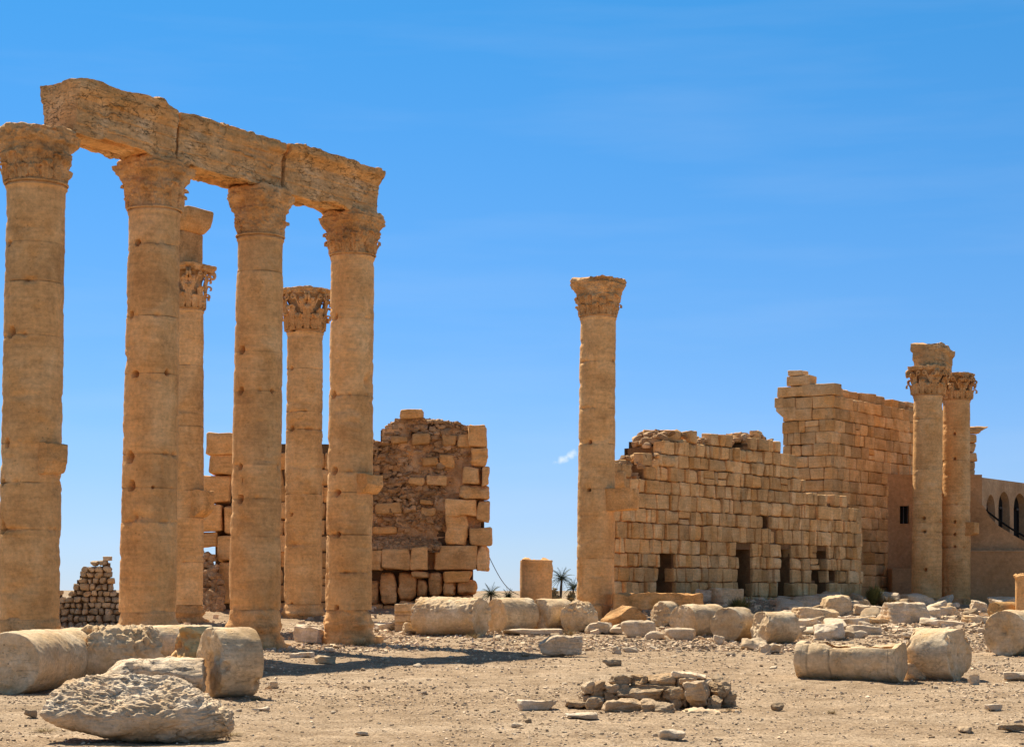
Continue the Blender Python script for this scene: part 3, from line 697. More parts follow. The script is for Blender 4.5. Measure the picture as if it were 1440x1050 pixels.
RAWC['e'] = column('slim column behind the beam row, its crisp leafy capital carrying a stub and block', 'columns of the inner row',
    71.7, 378, 436, 850, 877, 264.5, 262, 43, 47, [515, 600, 690, 728, 790], [], True, 1.95, 5, (1.10, 0.7, 690, 727, 0.5, 'n'), nth=160)
RAWC['f'] = column('slim bare-topped column with crisp leafy capital seen between two columns of the beam row', 'columns of the inner row',
    75.0, 411, 467, 849, 880, 429, 426, 50, 53, [520, 580, 605, 695, 768], [(412, 520, 3), (412, 604, 4), (412, 724, 2.5), (415, 465, 3.5), (412, 850, 3)], True, 1.75, 6, None, [(415, 766, 18, 3, 0.12), (404, 830, 6, 16, 0.08)], nth=160)
RAWC['g'] = column('lone column beside the long ruined wall, worn capital and one square bracket jutting sideways', None,
    74.5, 394, 446, 850, 882, 841, 837, 49.5, 53, [510, 575, 625, 688, 785], [(828, 623, 3), (827, 690, 3.2), (862, 508, 2)], False, 1.50, 7, (1.79, 0.72, 688.5, 719, 0.12, 'n'), [(815, 820, 4, 26, 0.07)], 1.0, 'block', nth=170)
RAWC['h'] = column('column of the close pair whose wide leafy capital carries a leftover beam block', 'pair of columns at the right',
    103.0, 519, 556, 840, 866, 1305, 1303, 40, 41.5, [590, 735, 748, 801, 660], [(1295, 729, 2.2), (1320, 731, 2), (1296, 748, 2), (1297, 801, 2.4)], True, 1.75, 8, None, [(1285, 845, 4, 10, 0.08)], 1.0, 'block', nth=140)
RAWC['i'] = column('column of the close pair with nothing on its capital and a rounded bracket stub', 'pair of columns at the right',
    106.0, 528, 563, 842, 864, 1345, 1344.5, 37.5, 40, [648, 710, 752, 770], [(1338, 611, 2.2), (1338, 646, 2.2), (1338, 734, 2.2), (1338, 752, 2), (1338, 769, 2.2)], True, 1.55, 9, (1.22, 0.8, 735, 753, 0.4, 'n'), [(1327, 800, 3, 8, 0.06), (1328, 826, 3, 10, 0.1)], 1.0, 'block', nth=140)

# ------------------------------------------------------------------ the stone beam: three blocks
def beam_loop(bw=0.60, H=1.43, cr=0.0):
    half = [(bw, 0), (bw + .005, .32), (bw + .03, .34), (bw + .03, .70), (bw + .06, .73), (bw + .06, 1.0), (bw + .10, 1.03), (bw + .20 + cr, 1.24), (bw + .22 + cr, 1.30), (bw + .22 + cr, H)]
    pts = [(n, z) for n, z in half] + [(-n, z) for n, z in half[::-1]]
    out = []
    for i in range(len(pts)):
        a = np.array(pts[i]); b = np.array(pts[(i + 1) % len(pts)]); k = max(1, int(np.linalg.norm(b - a) / 0.032))
        for j in range(k): out.append(a + (b - a) * j / k)
    out = np.array(out); soff = (np.abs(out[:, 0]) < bw - .15) & (out[:, 1] < 0.02); out[soff, 1] += 0.09
    return out
PA, PD = np.array([(45.5 - CX) * 48 / F, 48.0]), np.array([(493 - CX) * 58.8 / F, 58.8])
BD = (PD - PA) / np.linalg.norm(PD - PA); BN = np.array([BD[1], -BD[0]]); BLEN = np.linalg.norm(PD - PA)
def beam(label, s0, s1, z, seed, slump, crumble, H=1.43, cr=0.0):
    L = s1 - s0; st = np.arange(0, L, 0.035); st = np.append(st[st < L - 0.02], L)
    O = np.array([*(PA + BD * s0), z]); U = np.array([*BD, 0]); N_ = np.array([*BN, 0])
    V, Q = sweep(beam_loop(0.60, H, cr), st, O, U, N_, caps=9)
    V = V - O; s = V @ U; n = V @ N_; zz = V[:, 2].copy(); nn = vnormals(V, Q)
    P = np.stack([s, n, zz], -1) + seed * 5.1
    d = 0.028 * fbm(P * 0.9, 4, seed) + 0.016 * fbm(P * 3.5, 3, seed + 1)
    lay = ridge(P * np.array([1.1, 1.5, 5.5]) + 0.6 * fbm(P * 1.3, 2, seed + 2)[:, None], 3, seed + 3)
    mask = np.clip(fbm(P * 0.7, 2, seed + 4) * 1.4 + crumble, 0, 1)
    d = d + 0.05 * lay * mask - 0.15 * np.clip(fbm(P * np.array([0.8, 1, 1.6]), 3, seed + 6) - 0.35, 0, 1)
    V[:, 2] = zz * (1 - (1 - 1.43 / H) * sstep(0, L, s) * 0.9); zz = zz * 1.43 / H
    top = sstep(1.25, 1.43, zz); d = d - 0.06 * top * np.clip(fbm(P * 2.2, 3, seed + 7) + 0.1, 0, 1)
    crk = np.exp(-((vnoise(P * np.array([0.5, 0.8, 2.4]), seed + 8) + 0.35 * fbm(P * 2, 2, seed + 9)) / 0.035) ** 2) * mask
    d = d - 0.05 * crk
    V = V + nn * d[:, None]
    # broken crown at the ends, worn lower arris
    e = np.exp(-(s / 0.35) ** 2) * slump[0] + np.exp(-((L - s) / 0.35) ** 2) * slump[1]
    cut = np.clip((np.abs(n) - 0.55) / 0.27, 0, 1) * np.clip((zz - 0.9) / 0.5, 0, 1)
    V = V - np.outer(np.sign(n) * 0.2 * cut * np.clip(e + mask * crumble * 0.8, 0, 1), N_)
    V[:, 2] -= 0.22 * e * sstep(0.9, 1.43, zz)
    low = (zz < 0.12) * np.clip(fbm(P * np.array([0.9, 0.3, 0.3]), 3, seed + 10) + 0.15, 0, 1); V[:, 2] += 0.14 * low * (np.abs(n) > 0.3)
    tint = 1.0 + 0.12 * lay * mask - 0.4 * crk + 0.1 * fbm(P * 0.8, 3, seed + 12); warm = np.clip(sstep(0.75, 1.2, zz) * 0.5 + 0.3 * fbm(P * 0.8, 2, seed + 14), 0, 1)
    o = MB().add(V + O, Q, tint=np.clip(tint, 0.4, 1.3), warm=warm).build('architrave_block', M_BEAM, origin=O)
    return tag(o, label, 'beam', 'beam blocks on the columns')
zb_a, zb_b, zb_c, zb_d = (RAWC[k][2] for k in 'abcd')
zbeam = np.mean([zb_a, zb_b, zb_c, zb_d]) - 0.03
beam('near block of the stone beam, broken off at its end above the thickest column', 0.95, BLEN * 0.345 + 0.08, zbeam, 11, (0.25, 0.22), 0.35, 1.55)
beam('middle block of the stone beam, its face split into thin cracked layers', BLEN * 0.345 + 0.20, BLEN * 0.70 - 0.05, zbeam + 0.01, 12, (0.25, 0.35), 0.9)
beam('far block of the stone beam, smoother, its moulded top edge still jutting out', BLEN * 0.70 + 0.05, BLEN + 0.62, zbeam - 0.01, 13, (0.25, 0.0), 0.10, 1.46, 0.14)

# stub and cap block on the slim column, block on the right pair
xe, ze = RAWC['e'][1], RAWC['e'][2]
def stub_on_e():
    Y = 71.7; sc = Y / F; z1 = EH + (HY - 329) * sc; z2 = EH + (HY - 297) * sc; r = 0.50
    root = empty('entablature_stub', (xe, Y, ze), 'short pillar stub topped by a wider block, standing on the slim column', 'stub')
    xx = (259 - CX) * sc
    V, Q = block((xx, Y, (ze + z1) / 2 + 0.03), (0.52, 0.52, (z1 - ze) / 2 - 0.01), RU3, RN3, 0.07, 0.03, seed=3); MB().add(rough(V, 0.03, 2.5, 3), Q, tint=0.85).build('stub', M_CAP, root)
    V, Q = block((xx + 0.05, Y, (z1 + z2) / 2 + 0.03), (0.75, 0.80, (z2 - z1) / 2), RU3, RN3, 0.10, 0.08, seed=8)
    low = np.clip(((z1 + z2) / 2 - V[:, 2]) / ((z2 - z1) / 2), 0, 1); V[:, :2] -= (V[:, :2] - np.array([xx, Y])) * (0.28 * low ** 1.5)[:, None]
    MB().add(rough(V, 0.03, 2.5, 5), Q, tint=1.0, warm=0.35).build('cap_block', M_CAP, root)
stub_on_e()
def block_on_pair():
    Y = 103.0; sc = Y / F; za = RAWC['h'][2]; xa = (1305 - CX) * sc
    loop = []; H = 1.42
    half = [(0.60, 0), (0.62, 0.45), (0.66, 0.48), (0.66, 0.95), (0.76, 1.05), (0.80, 1.12), (0.78, H)]
    pts = half + [(-n, z) for n, z in half[::-1]]
    for i in range(len(pts)):
        a = np.array(pts[i]); b = np.array(pts[(i + 1) % len(pts)]); k = max(1, int(np.linalg.norm(b - a) / 0.07))
        for j in range(k): loop.append(a + (b - a) * j / k)
    L = 2.75; O = np.array([xa - RU[0] * 0.62, Y - RU[1] * 0.62, za + 0.0])
    V, Q = sweep(np.array(loop), np.linspace(0, L, 44), O, RU3, RN3, caps=7)
    nn = vnormals(V, Q); s = (V - O) @ RU3; zz = V[:, 2] - O[2]
    V = V + nn * (0.06 * fbm(V * 1.2, 4, 5) + 0.02 * fbm(V * 4, 3, 6))[:, None]
    V[:, 2] -= (zz / H) * (0.30 * sstep(1.4, 2.75, s) + 0.05 * sstep(0.6, 0, s) + 0.10 * np.clip(fbm(V * 1.5, 3, 7), -0.5, 1))
    o = MB().add(V, Q, tint=0.92 + 0.12 * fbm(V * np.array([2.5, 2.5, 0.4]), 3, 8)).build('architrave_block', M_BEAM, origin=O)
    tag(o, 'short weathered beam block left standing on one column of the close pair', 'beam')
block_on_pair()

# ------------------------------------------------------------------ block walls
def walls_blocks(mb, A, D, N_, length, z0, courses, top, openings=(), seed=0, wmin=0.35, wmax=1.25, depth=0.55, face=0.05, r=0.05, jit=0.035, amp=0.018, base=None, gap=0.022, hf=(0.92, 1.08), right=None, curve=None):
    """courses of dressed blocks along D from A, faces toward N_. top(s) -> height; openings: (s0, s1, z0, z1)"""
    rng = np.random.RandomState(seed); z = z0; k = 0
    D3, N3 = np.array([*D, 0.0]), np.array([*N_, 0.0])
    for h in courses:
        s = rng.uniform(-0.3, 0.0)
        while s < length:
            w = wmin + (wmax - wmin) * rng.beta(1.1, 1.6)
            if rng.rand() < 0.15: w = wmin * 0.7
            a, b = max(s, 0), min(s + w, length); s += w
            if b - a < 0.12: continue
            m = (a + b) / 2; zc = z + h / 2
            if zc + 0.18 * h > top(m) + rng.uniform(-0.28, 0.16): continue
            if right and m > right(zc): continue
            cuts = [(a, b)]
            for (o0, o1, oz0, oz1) in openings:
                if oz0 - 0.05 < zc < oz1:
                    nc = []
                    for (p, q) in cuts:
                        if q <= o0 or p >= o1: nc.append((p, q)); continue
                        if p < o0 - 0.12: nc.append((p, o0 + rng.uniform(-0.05, 0.14)))
                        if q > o1 + 0.12: nc.append((o1 - rng.uniform(-0.05, 0.14), q))
                    cuts = nc
            for (p, q) in cuts:
                if q - p < 0.12: continue
                hh = h * 0.5 - gap / 2; out = rng.normal() * face
                split = rng.rand() < 0.04 and q - p > 0.6
                parts = [(z, h)] if not split else [(z, h * 0.45), (z + h * 0.45, h * 0.55)]
                for (pz, ph) in parts:
                    c = np.array([*A, 0]) + D3 * ((p + q) / 2) + N3 * (out - depth / 2); c[2] = pz + ph / 2
                    V, Q = block(c, ((q - p) / 2 - gap / 2, depth / 2, ph / 2 - gap / 2), D3, N3, r * (rng.uniform(0.6, 1.4) if rng.rand() < 0.75 else rng.uniform(1.8, 3.4)), jit, seed=int(rng.randint(1e9)))
                    mb.add(V, Q, tint=rng.uniform(0.72, 1.18), warm=max(0, rng.normal() * 0.35)); k += 1
        z += h
    V = mb.V
    for i in range(len(V) - k, len(V)):
        pass
    allv = np.concatenate(mb.V); nz_ = allv + amp * np.stack([fbm(allv * 3.2, 3, seed + 31 * j) for j in range(3)], -1)
    nz_ = nz_ + amp * 0.6 * np.stack([vnoise(allv * 9.0, seed + 7 * j) for j in range(3)], -1)
    mb.V = [nz_]; mb.tint = [np.concatenate(mb.tint)]; mb.warm = [np.concatenate(mb.warm)]; mb.Q = [np.concatenate(mb.Q)]
def core_strips(mb, A, D, N_, length, back0, back1, zlo, top, openings=(), step=0.4, drop=0.25):
    D3, N3 = np.array([*D, 0.0]), np.array([*N_, 0.0]); s = 0.0
    def bx(s0, s1, b0, b1, z0, z1):
        if z1 - z0 < 0.05: return
        V, Q = boxv(s0, s1, b0, b1, z0, z1); P = np.array([*A, 0]) + V[:, :1] * D3 - V[:, 1:2] * N3; P[:, 2] = V[:, 2]; mb.add(P, Q)
    edges = list(np.arange(0, length, step)) + [length]
    for o in openings: edges += [o[0], o[1]]
    edges = sorted(set(round(e, 3) for e in edges if 0 <= e <= length))
    for s0, s1 in zip(edges[:-1], edges[1:]):
        m = (s0 + s1) / 2; t = top(m) - drop; ops = [o for o in openings if o[0] <= m <= o[1]]
        if not ops: bx(s0, s1, back0, back1, zlo, t)
        else:
            lo = zlo
            for o in sorted(ops, key=lambda o: o[2]):
                bx(s0, s1, back0, back1, lo, o[2]); lo = o[3]
            bx(s0, s1, back0, back1, lo, t)
            bx(s0, s1, back1 - 0.2, back1, zlo, t)
def scatter_stones(mb, pts, size, seed=0, n=4, flat=0.75, variants=8, tints=(0.7, 1.2), align=None):
    """many small broken stones in one mesh: pts (k,3), size (k,)"""
    rng = np.random.RandomState(seed); pts = np.asarray(pts, float); size = np.broadcast_to(size, (len(pts),))
    tm = [rock((1, 1, 1), n, 100 + i, 7, 0.6, amp=0.05, freq=1.5) for i in range(variants)]
    for v in range(variants):
        ids = np.arange(len(pts))[v::variants]
        if not len(ids): continue
        V, Q = tm[v]; k = len(ids)
        S = np.stack([rng.uniform(0.75, 1.4, k), rng.uniform(0.7, 1.1, k), rng.uniform(0.55, 1.0, k) * flat], -1) * size[ids, None] * 0.5
        a = rng.uniform(0, 2 * math.pi, k); t = rng.normal(size=k) * 0.3
        P = V[None] * S[:, None]
        x, z = P[..., 0] * np.cos(t)[:, None] - P[..., 2] * np.sin(t)[:, None], P[..., 0] * np.sin(t)[:, None] + P[..., 2] * np.cos(t)[:, None]
        X, Yy = x * np.cos(a)[:, None] - P[..., 1] * np.sin(a)[:, None], x * np.sin(a)[:, None] + P[..., 1] * np.cos(a)[:, None]
        P = np.stack([X, Yy, z], -1) + pts[ids][:, None]
        QQ = (Q[None] + (np.arange(k) * len(V))[:, None, None]).reshape(-1, 4)
        mb.add(P.reshape(-1, 3), QQ, tint=np.repeat(rng.uniform(*tints, k), len(V)), warm=np.repeat(np.clip(rng.normal(size=k) * 0.3, 0, 1), len(V)))

# --- the long stepped wall on the right of the lone column
def profile(pairs, conv):
    xs, zs = zip(*[conv(*p) for p in pairs]); return lambda s: float(np.interp(s, xs, zs))
def line_s(px, A, D):                                           # where the sight line at px meets the wall line
    k = (px - CX) / F; return (k * A[1] - A[0]) / (D[0] - k * D[1])
def wall_long():
    A, D, N_ = W1A, W1D, W1N; L = line_s(1212, A, D)
    def conv(px, py):
        s = line_s(px, A, D); Y = A[1] + D[1] * s; return s, EH + (HY - py) * Y / F
    prof = profile([(862, 648), (891, 650), (894, 668), (906, 668), (907, 640), (930, 640), (932, 622), (941, 605), (980, 610), (986, 614), (1026, 616), (1050, 617), (1054, 612), (1072, 609), (1098, 614),
                    (1102, 632), (1113, 634), (1118, 652), (1130, 672), (1148, 694), (1196, 698), (1202, 713), (1212, 717), (1230, 720)], conv)
    def op(x0, x1, y0, y1):
        s0, s1 = line_s(x0, A, D), line_s(x1, A, D); Y = A[1] + D[1] * (s0 + s1) / 2; s0, s1 = s0 - 0.10, s1 + 0.22; return (s0, s1, EH + (HY - y1) * Y / F, EH + (HY - y0) * Y / F)
    ops = [op(928, 945, 778, 842), (op(1040, 1055, 772, 845)), op(1098, 1111, 772, 845), op(1151, 1162, 774, 842), op(1142, 1147, 793, 816), op(1168, 1174, 796, 816), op(1076, 1080, 722, 742)]
    z0 = 0.7; root = empty('ruined_wall', (*A, float(gz(*A))), 'long stepped wall of small square blocks with dark upright slots along its foot', 'wall')
    mb = MB(); rng = np.random.RandomState(5)
    walls_blocks(mb, A, D, N_, L, z0, [0.72, 0.70, 0.66, 0.60, 0.66, 0.74, 0.62, 0.70, 0.62, 0.66, 0.58, 0.62, 0.60, 0.62], prof, ops, 21, 0.30, 1.0, 0.55, 0.04, 0.045, 0.04, 0.018, gap=0.034)
    mb.build('facing', M_WALL, root)
    ops2 = [(o[0] - 2.4, o[1] - 2.4, o[2], o[3]) for o in ops]; mc = MB(); core_strips(mc, A + D * 2.4, D, N_, L - 2.5, 0.17, 2.2, 0.3, lambda q: prof(q + 2.4), ops2, 0.35, 0.42); mc.build('core', M_MORT, root, smooth=False)
    # end return at the far right
    D2 = -N_; mb = MB(); walls_blocks(mb, A + D * L, D2, D, 2.0, z0, [0.66] * 9, lambda s: prof(L - 0.3), (), 23, 0.4, 1.1, 0.5, 0.03); mb.build('end_facing', M_WALL, root)
    # tumbled stones along its broken top
    mb = MB(); pts = []; sz = []
    for _ in range(230):
        s = rng.uniform(line_s(935, A, D), line_s(1112, A, D)); b = rng.uniform(0.3, 1.8); z = prof(s) - 0.12 + rng.uniform(-0.1, 0.12)
        P = A + D * s - N_ * b; pts.append((*P, z)); sz.append(rng.uniform(0.15, 0.5))
    for _ in range(60):
        s = rng.uniform(line_s(866, A, D), line_s(940, A, D)); b = rng.uniform(0.2, 1.6); P = A + D * s - N_ * b; pts.append((*P, prof(s) - 0.1)); sz.append(rng.uniform(0.2, 0.5))
    scatter_stones(mb, pts, np.array(sz), 9, 5); mb.build('rubble', M_RUB, root)
    mb = MB()
    for (px, py, w, h, dz) in [(955, 617, 42, 24, 0.7), (952, 636, 26, 18, 0.5), (972, 634, 24, 18, 0.2), (942, 628, 20, 18, 0.9), (962, 624, 26, 12, 0.3), (919, 645, 24, 14, 0.4), (940, 649, 22, 14, 0.0), (925, 653, 18, 14, 0.1), (1062, 616, 24, 14, 0.6), (1078, 614, 12, 16, 0.3), (1020, 622, 26, 12, 0.7), (880, 656, 26, 18, 0.3), (875, 676, 16, 24, -0.1)]:
        s = line_s(px, A, D); P = A + D * s - N_ * (dz + 0.3); sc = P[1] / F; V, Q = rock((w * sc / 2 / 0.8, 0.45, h * sc / 2), 9, int(px * 3 + py), 6, 0.75, amp=0.03)
        V = rotz(V, rng.uniform(-0.4, 0.6)) + np.array([P[0], P[1], EH + (HY - py) * sc]); MB().add(V, Q, tint=rng.uniform(0.85, 1.15)).build('loose_block', M_WALL, root)
    # foot course of boulders
wall_long()

# --- the tall wall behind it
W2C = np.array([(1170 - CX) * 102 / F, 102.0]); W2D = np.array([0.58, 0.81]); W2D /= np.linalg.norm(W2D); W2N = np.array([W2D[1], -W2D[0]])
def wall_tall():
    L = line_s(1367, W2C, W2D); T = 3.05; z0 = 0.6
    zt = EH + (HY - 555) * 102 / F; H = 0.655; nc = int(round((zt - z0) / H)); H = (zt - z0) / nc
    root = empty('tall_wall', (*W2C, float(gz(*W2C))), 'tallest smooth wall of squared blocks, corner with a jutting corbel near its top', 'wall')
    prof = lambda s: zt + 0.02
    endz = lambda s: zt if s < L - 1.2 else zt
    mb = MB(); walls_blocks(mb, W2C, W2D, W2N, L, z0, [H] * nc, lambda s: zt + (0.5 if s < L - 0.9 else -1.5), (), 31, 0.5, 1.7, 0.5, 0.025, 0.045, 0.03, 0.014, gap=0.018); mb.build('side_facing', M_WALL, root)
    Ae = W2C - W2N * T; mb = MB(); walls_blocks(mb, Ae, W2N, -W2D, T - 0.02, z0, [H] * nc, lambda s: zt + 0.5, (), 33, 0.6, 1.6, 0.5, 0.02, 0.045, 0.025, 0.012, gap=0.018); mb.build('end_facing', M_WALL, root)
    mc = MB(); core_strips(mc, W2C + W2D * 0.3, W2D, W2N, L - 0.7, 0.30, T - 0.3, 0.3, lambda s: zt, (), 3.0, 0.1); mc.build('core', M_CORE, root, smooth=False)
    # set-back top course
    mb = MB(); walls_blocks(mb, W2C - W2N * 0.45 + W2D * 0.0, W2D, W2N, L - 1.5, zt, [0.60], lambda s: zt + 0.62 - 0.004 * s, (), 35, 0.8, 2.0, 1.1, 0.05, 0.06, 0.05, 0.02); mb.build('top_course', M_WALL, root)
    mb = MB(); E3, Z3 = np.array([*W2N, 0]), np.array([*W2D, 0])
    def blk(px0, px1, py0, py1, back=0.5, seed=1, outl=0.5, r=0.05):
        Y = 102.0 + 0.012 * (1170 - (px0 + px1) / 2); sc = Y / F; x0, x1 = (px0 - CX) * sc, (px1 - CX) * sc; z0_, z1_ = EH + (HY - py1) * sc, EH + (HY - py0) * sc
        s = line_s((px0 + px1) / 2, Ae, W2N); P = Ae + W2N * s + W2D * outl
        V, Q = block((P[0], P[1], (z0_ + z1_) / 2), ((x1 - x0) / 2 / 0.82 - 0.01, outl, (z1_ - z0_) / 2 - 0.012), E3, -Z3, r, 0.02, seed=seed); mb.add(rough(V, 0.02, 3, seed), Q, tint=0.95 + 0.1 * (seed % 3 - 1))
    blk(1094, 1128, 541, 556, 0, 2); blk(1129, 1170, 538, 555, 0, 3); blk(1107, 1137, 526, 540, 0, 4, 0.45); blk(1108, 1127, 518, 526, 0, 5, 0.4)
    blk(1089, 1101, 556, 571, 0, 6)
    V, Q = block((0, 0, 0), (0.62, 0.5, 0.36), E3, -Z3, 0.05, 0.02, seed=9)
    s = line_s(1106, Ae, W2N); P = Ae + W2N * s + W2D * 0.5; zc = EH + (HY - 580) * 103 / F
    lo = np.clip(-V[:, 2] / 0.36, 0, 1); al = V @ E3; shift = np.clip(-al / 0.62, 0, 1) * np.clip((0.36 - V[:, 2]) / 0.72, 0, 1)
    V[:, 2] += shift * 0.55; mb.add(V + np.array([P[0] - 0.05, P[1], zc]), Q, tint=0.95)
    mb.build('corbel', M_WALL, root)
    # anta capital at the far end, with ragged stones below it
    mb = MB(); E = W2C + W2D * L; sc = E[1] / F; rng = np.random.RandomState(3)
    V, Q = rock((0.75, 0.75, 0.22), 10, 4, 5, 0.8, amp=0.03); V[:, 0] *= 1 + 0.5 * np.clip(V[:, 2] / 0.2, -0.6, 1); mb.add(V + np.array([E[0] - 0.15, E[1], EH + (HY - 605) * sc]), Q)
    mb.build('end_capital', M_CAP, root)
    mb = MB()
    for k in range(6):
        V, Q = block((E[0] - 0.55 + rng.uniform(-0.05, 0.14), E[1] - 0.1, EH + (HY - 612 - k * 12.5 - 6) * sc), (0.6, 0.6, 0.28), r=0.1, jit=0.05, seed=k); mb.add(rough(V, 0.03, 3, k), Q, tint=rng.uniform(0.8, 1.1))
    mb.build('end_stones', M_WALL, root)
wall_tall()

# --- the broken pier with its rubble core (middle left)
def wall_pier():
    Y0 = 80.0; sc = Y0 / F; root = empty('broken_wall', ((610 - CX) * sc, Y0, float(gz((610 - CX) * sc, Y0))), 'broken wall stump showing its rubble core, big squared blocks at its ragged end', 'wall')
    rng = np.random.RandomState(17); X = lambda px: (px - CX) * sc; Z = lambda py: EH + (HY - py) * sc
    facing = MB(); orth = MB(); rub = MB()
    C7 = lambda a: (500 + a[0] / 3.088, 560 + a[1] / 3.088, 500 + a[2] / 3.088, 560 + a[3] / 3.088)
    quoins = [(485, 118, 565, 212), (505, 215, 575, 297), (468, 300, 545, 375), (545, 300, 580, 380), (447, 380, 578, 440), (388, 435, 530, 510), (530, 445, 583, 535), (393, 510, 492, 640), (495, 555, 595, 637), (340, 640, 528, 748), (528, 640, 582, 750),
              (242, 645, 318, 748), (120, 655, 242, 745), (40, 655, 118, 745), (245, 750, 320, 780), (380, 750, 502, 795)]
    inner = [(195, 40, 295, 85), (240, 150, 325, 200), (372, 150, 440, 205), (442, 148, 520, 210), (290, 255, 362, 293), (228, 335, 300, 375), (305, 328, 400, 378), (278, 432, 335, 462), (282, 465, 350, 510), (85, 450, 200, 500), (70, 555, 180, 590), (360, 235, 430, 300), (150, 160, 225, 195)]
    orths = [(40, 790, 105, 895), (105, 750, 182, 895), (185, 750, 265, 885), (268, 785, 310, 860), (312, 755, 380, 860), (382, 795, 440, 860), (440, 785, 530, 860), (60, 885, 120, 945), (118, 900, 185, 960), (190, 880, 260, 945), (262, 860, 330, 930), (332, 858, 420, 940), (420, 858, 515, 940)]
    for i, q in enumerate(quoins):
        x0, y0, x1, y1 = C7(q); big = 1 if i >= 11 else 0
        V, Q = block((X((x0 + x1) / 2), Y0 - rng.uniform(-0.06, 0.12) + 0.35 - 0.35 * big, Z((y0 + y1) / 2)), (X(x1) / 2 - X(x0) / 2 - 0.015, 0.55, (Z(y0) - Z(y1)) / 2 - 0.015), r=0.09, jit=0.07, seed=i + 40)
        if i % 3 == 1: V2, Q = rock(((X(x1) - X(x0)) / 2 - 0.01, 0.55, (Z(y0) - Z(y1)) / 2 - 0.01), 16, i + 900, 5, 0.80, p=18, amp=0.04, freq=2.0); V = V2 + V.mean(0)
        facing.add(rough(V, 0.05, 2.0, i), Q, tint=rng.uniform(0.85, 1.15), warm=max(0, rng.normal() * 0.3))
    for i, q in enumerate(inner):
        x0, y0, x1, y1 = C7(q)
        V, Q = block((X((x0 + x1) / 2), Y0 + 0.55 + rng.uniform(0, 0.1), Z((y0 + y1) / 2)), (X(x1) / 2 - X(x0) / 2 - 0.02, 0.5, (Z(y0) - Z(y1)) / 2 - 0.02), r=0.10, jit=0.06, seed=i + 80)
        facing.add(rough(V, 0.04, 2.5, i), Q, tint=rng.uniform(0.7, 1.0), warm=max(0, rng.normal() * 0.3))
    for i, q in enumerate(orths):
        x0, y0, x1, y1 = C7(q); y1 = min(y1, 560 / 1 + 1e9)
        V, Q = rock(((X(x1) - X(x0)) / 2 - 0.01, 0.45, (Z(y0) - Z(y1)) / 2 - 0.01), 14, i + 3, 6, 0.8, p=7, amp=0.05, freq=1.8, layer=0.02); orth.add(V + np.array([X((x0 + x1) / 2), Y0 + 0.25, Z((y0 + y1) / 2)]), Q, tint=rng.uniform(0.8, 1.05))
    # left stretch glimpsed between the columns
    C5 = lambda a: (270 + a[0] / 3.614, 590 + a[1] / 3.614, 270 + a[2] / 3.614, 590 + a[3] / 3.614)
    for i, q in enumerate([(82, 70, 260, 182), (98, 178, 260, 282), (45, 278, 195, 425), (50, 428, 165, 570), (45, 572, 140, 650), (168, 440, 290, 585), (132, 590, 290, 722), (145, 725, 290, 930)]):
        x0, y0, x1, y1 = C5(q); V, Q = block((X((x0 + x1) / 2), Y0 - 0.1 + 0.1 * (i % 3), Z((y0 + y1) / 2)), ((X(x1) - X(x0)) / 2 - 0.02, 0.55, (Z(y0) - Z(y1)) / 2 - 0.02), r=0.10, jit=0.06, seed=i + 140)
        V = rough(V, 0.05, 2, i)
        if i == 0: V = V + np.outer(ridge(V * np.array([0.8, 0.8, 5]), 2, 3), [0, -0.06, 0.02])
        facing.add(V, Q, tint=rng.uniform(0.85, 1.05))
    # outline of the rubble mass
    OP = [(500 + a / 3.088, 560 + b / 3.088) for a, b in [(-200, 178), (78, 182), (110, 180), (113, 122), (150, 104), (195, 86), (295, 84), (360, 92), (440, 102), (482, 118), (520, 122)]]
    ptop = lambda x: Z(float(np.interp((x / sc) + CX, [p[0] for p in OP], [p[1] for p in OP])))
    core = MB(); xs = np.concatenate([np.arange(X(300), X(668), 0.3)])
    for a, b in zip(xs[:-1], xs[1:]):
        V, Q = boxv(a, b, Y0 + 0.55, Y0 + 2.4, 0.3, ptop((a + b) / 2) - 0.15); core.add(V, Q)
    for z0_, z1_, xe_ in ((0.4, Z(800), 655), (Z(750), Z(640), 680), (Z(640), Z(606), 677)):
        if z1_ > z0_: V, Q = boxv(X(664), X(xe_), Y0 + 0.62, Y0 + 2.2, z0_, z1_); core.add(V, Q)
    V, Q = boxv(X(660), X(677), Y0 + 0.58, Y0 + 2.3, Z(752), Z(604)); core.add(V, Q)
    core.build('core', M_CORE, root, smooth=False)
    mort = MB(); gx, gq = np.meshgrid(np.linspace(X(500), X(676), 150), np.linspace(0, 1, 190), indexing='ij')
    zz = Z(800) + gq * (np.array([ptop(x) for x in gx[:, 0]])[:, None] - 0.1 - Z(800)); V = np.stack([gx, np.full_like(gx, Y0 + 0.5), zz], -1).reshape(-1, 3)
    V[:, 1] += 0.16 * fbm(V * np.array([1.0, 1, 1.3]), 4, 61) - 0.10 * ridge(V * 2.6, 3, 62) + 0.02 * fbm(V * 9, 2, 63)
    mort.add(V, gquads(150, 190, False), tint=1.25 + 0.3 * fbm(V * 1.3, 3, 66), warm=np.clip(fbm(V * 0.9, 2, 65), 0, 1)).build('mortar', M_RUB, root)
    pts, sz, = [], []
    for _ in range(3000):
        x = rng.uniform(X(505), X(672)); zt = ptop(x); z = rng.uniform(Z(845), zt)
        px, py = x / sc + CX, HY - (z - EH) / sc
        if px > 628 and py > 640: continue
        if py > 745 and px > 520: continue
        pts.append((x, Y0 + 0.5 + rng.uniform(-0.10, 0.14) + 0.12 * vnoise(np.array([[x * 0.9, z * 0.9, 0]]), 4)[0], z)); sz.append(0.10 + 0.42 * rng.beta(1.0, 3.5))
    for _ in range(350):
        x = rng.uniform(X(520), X(668)); pts.append((x, Y0 + rng.uniform(0.4, 2.2), ptop(x) - 0.10 + rng.uniform(-0.05, 0.1))); sz.append(rng.uniform(0.1, 0.3))
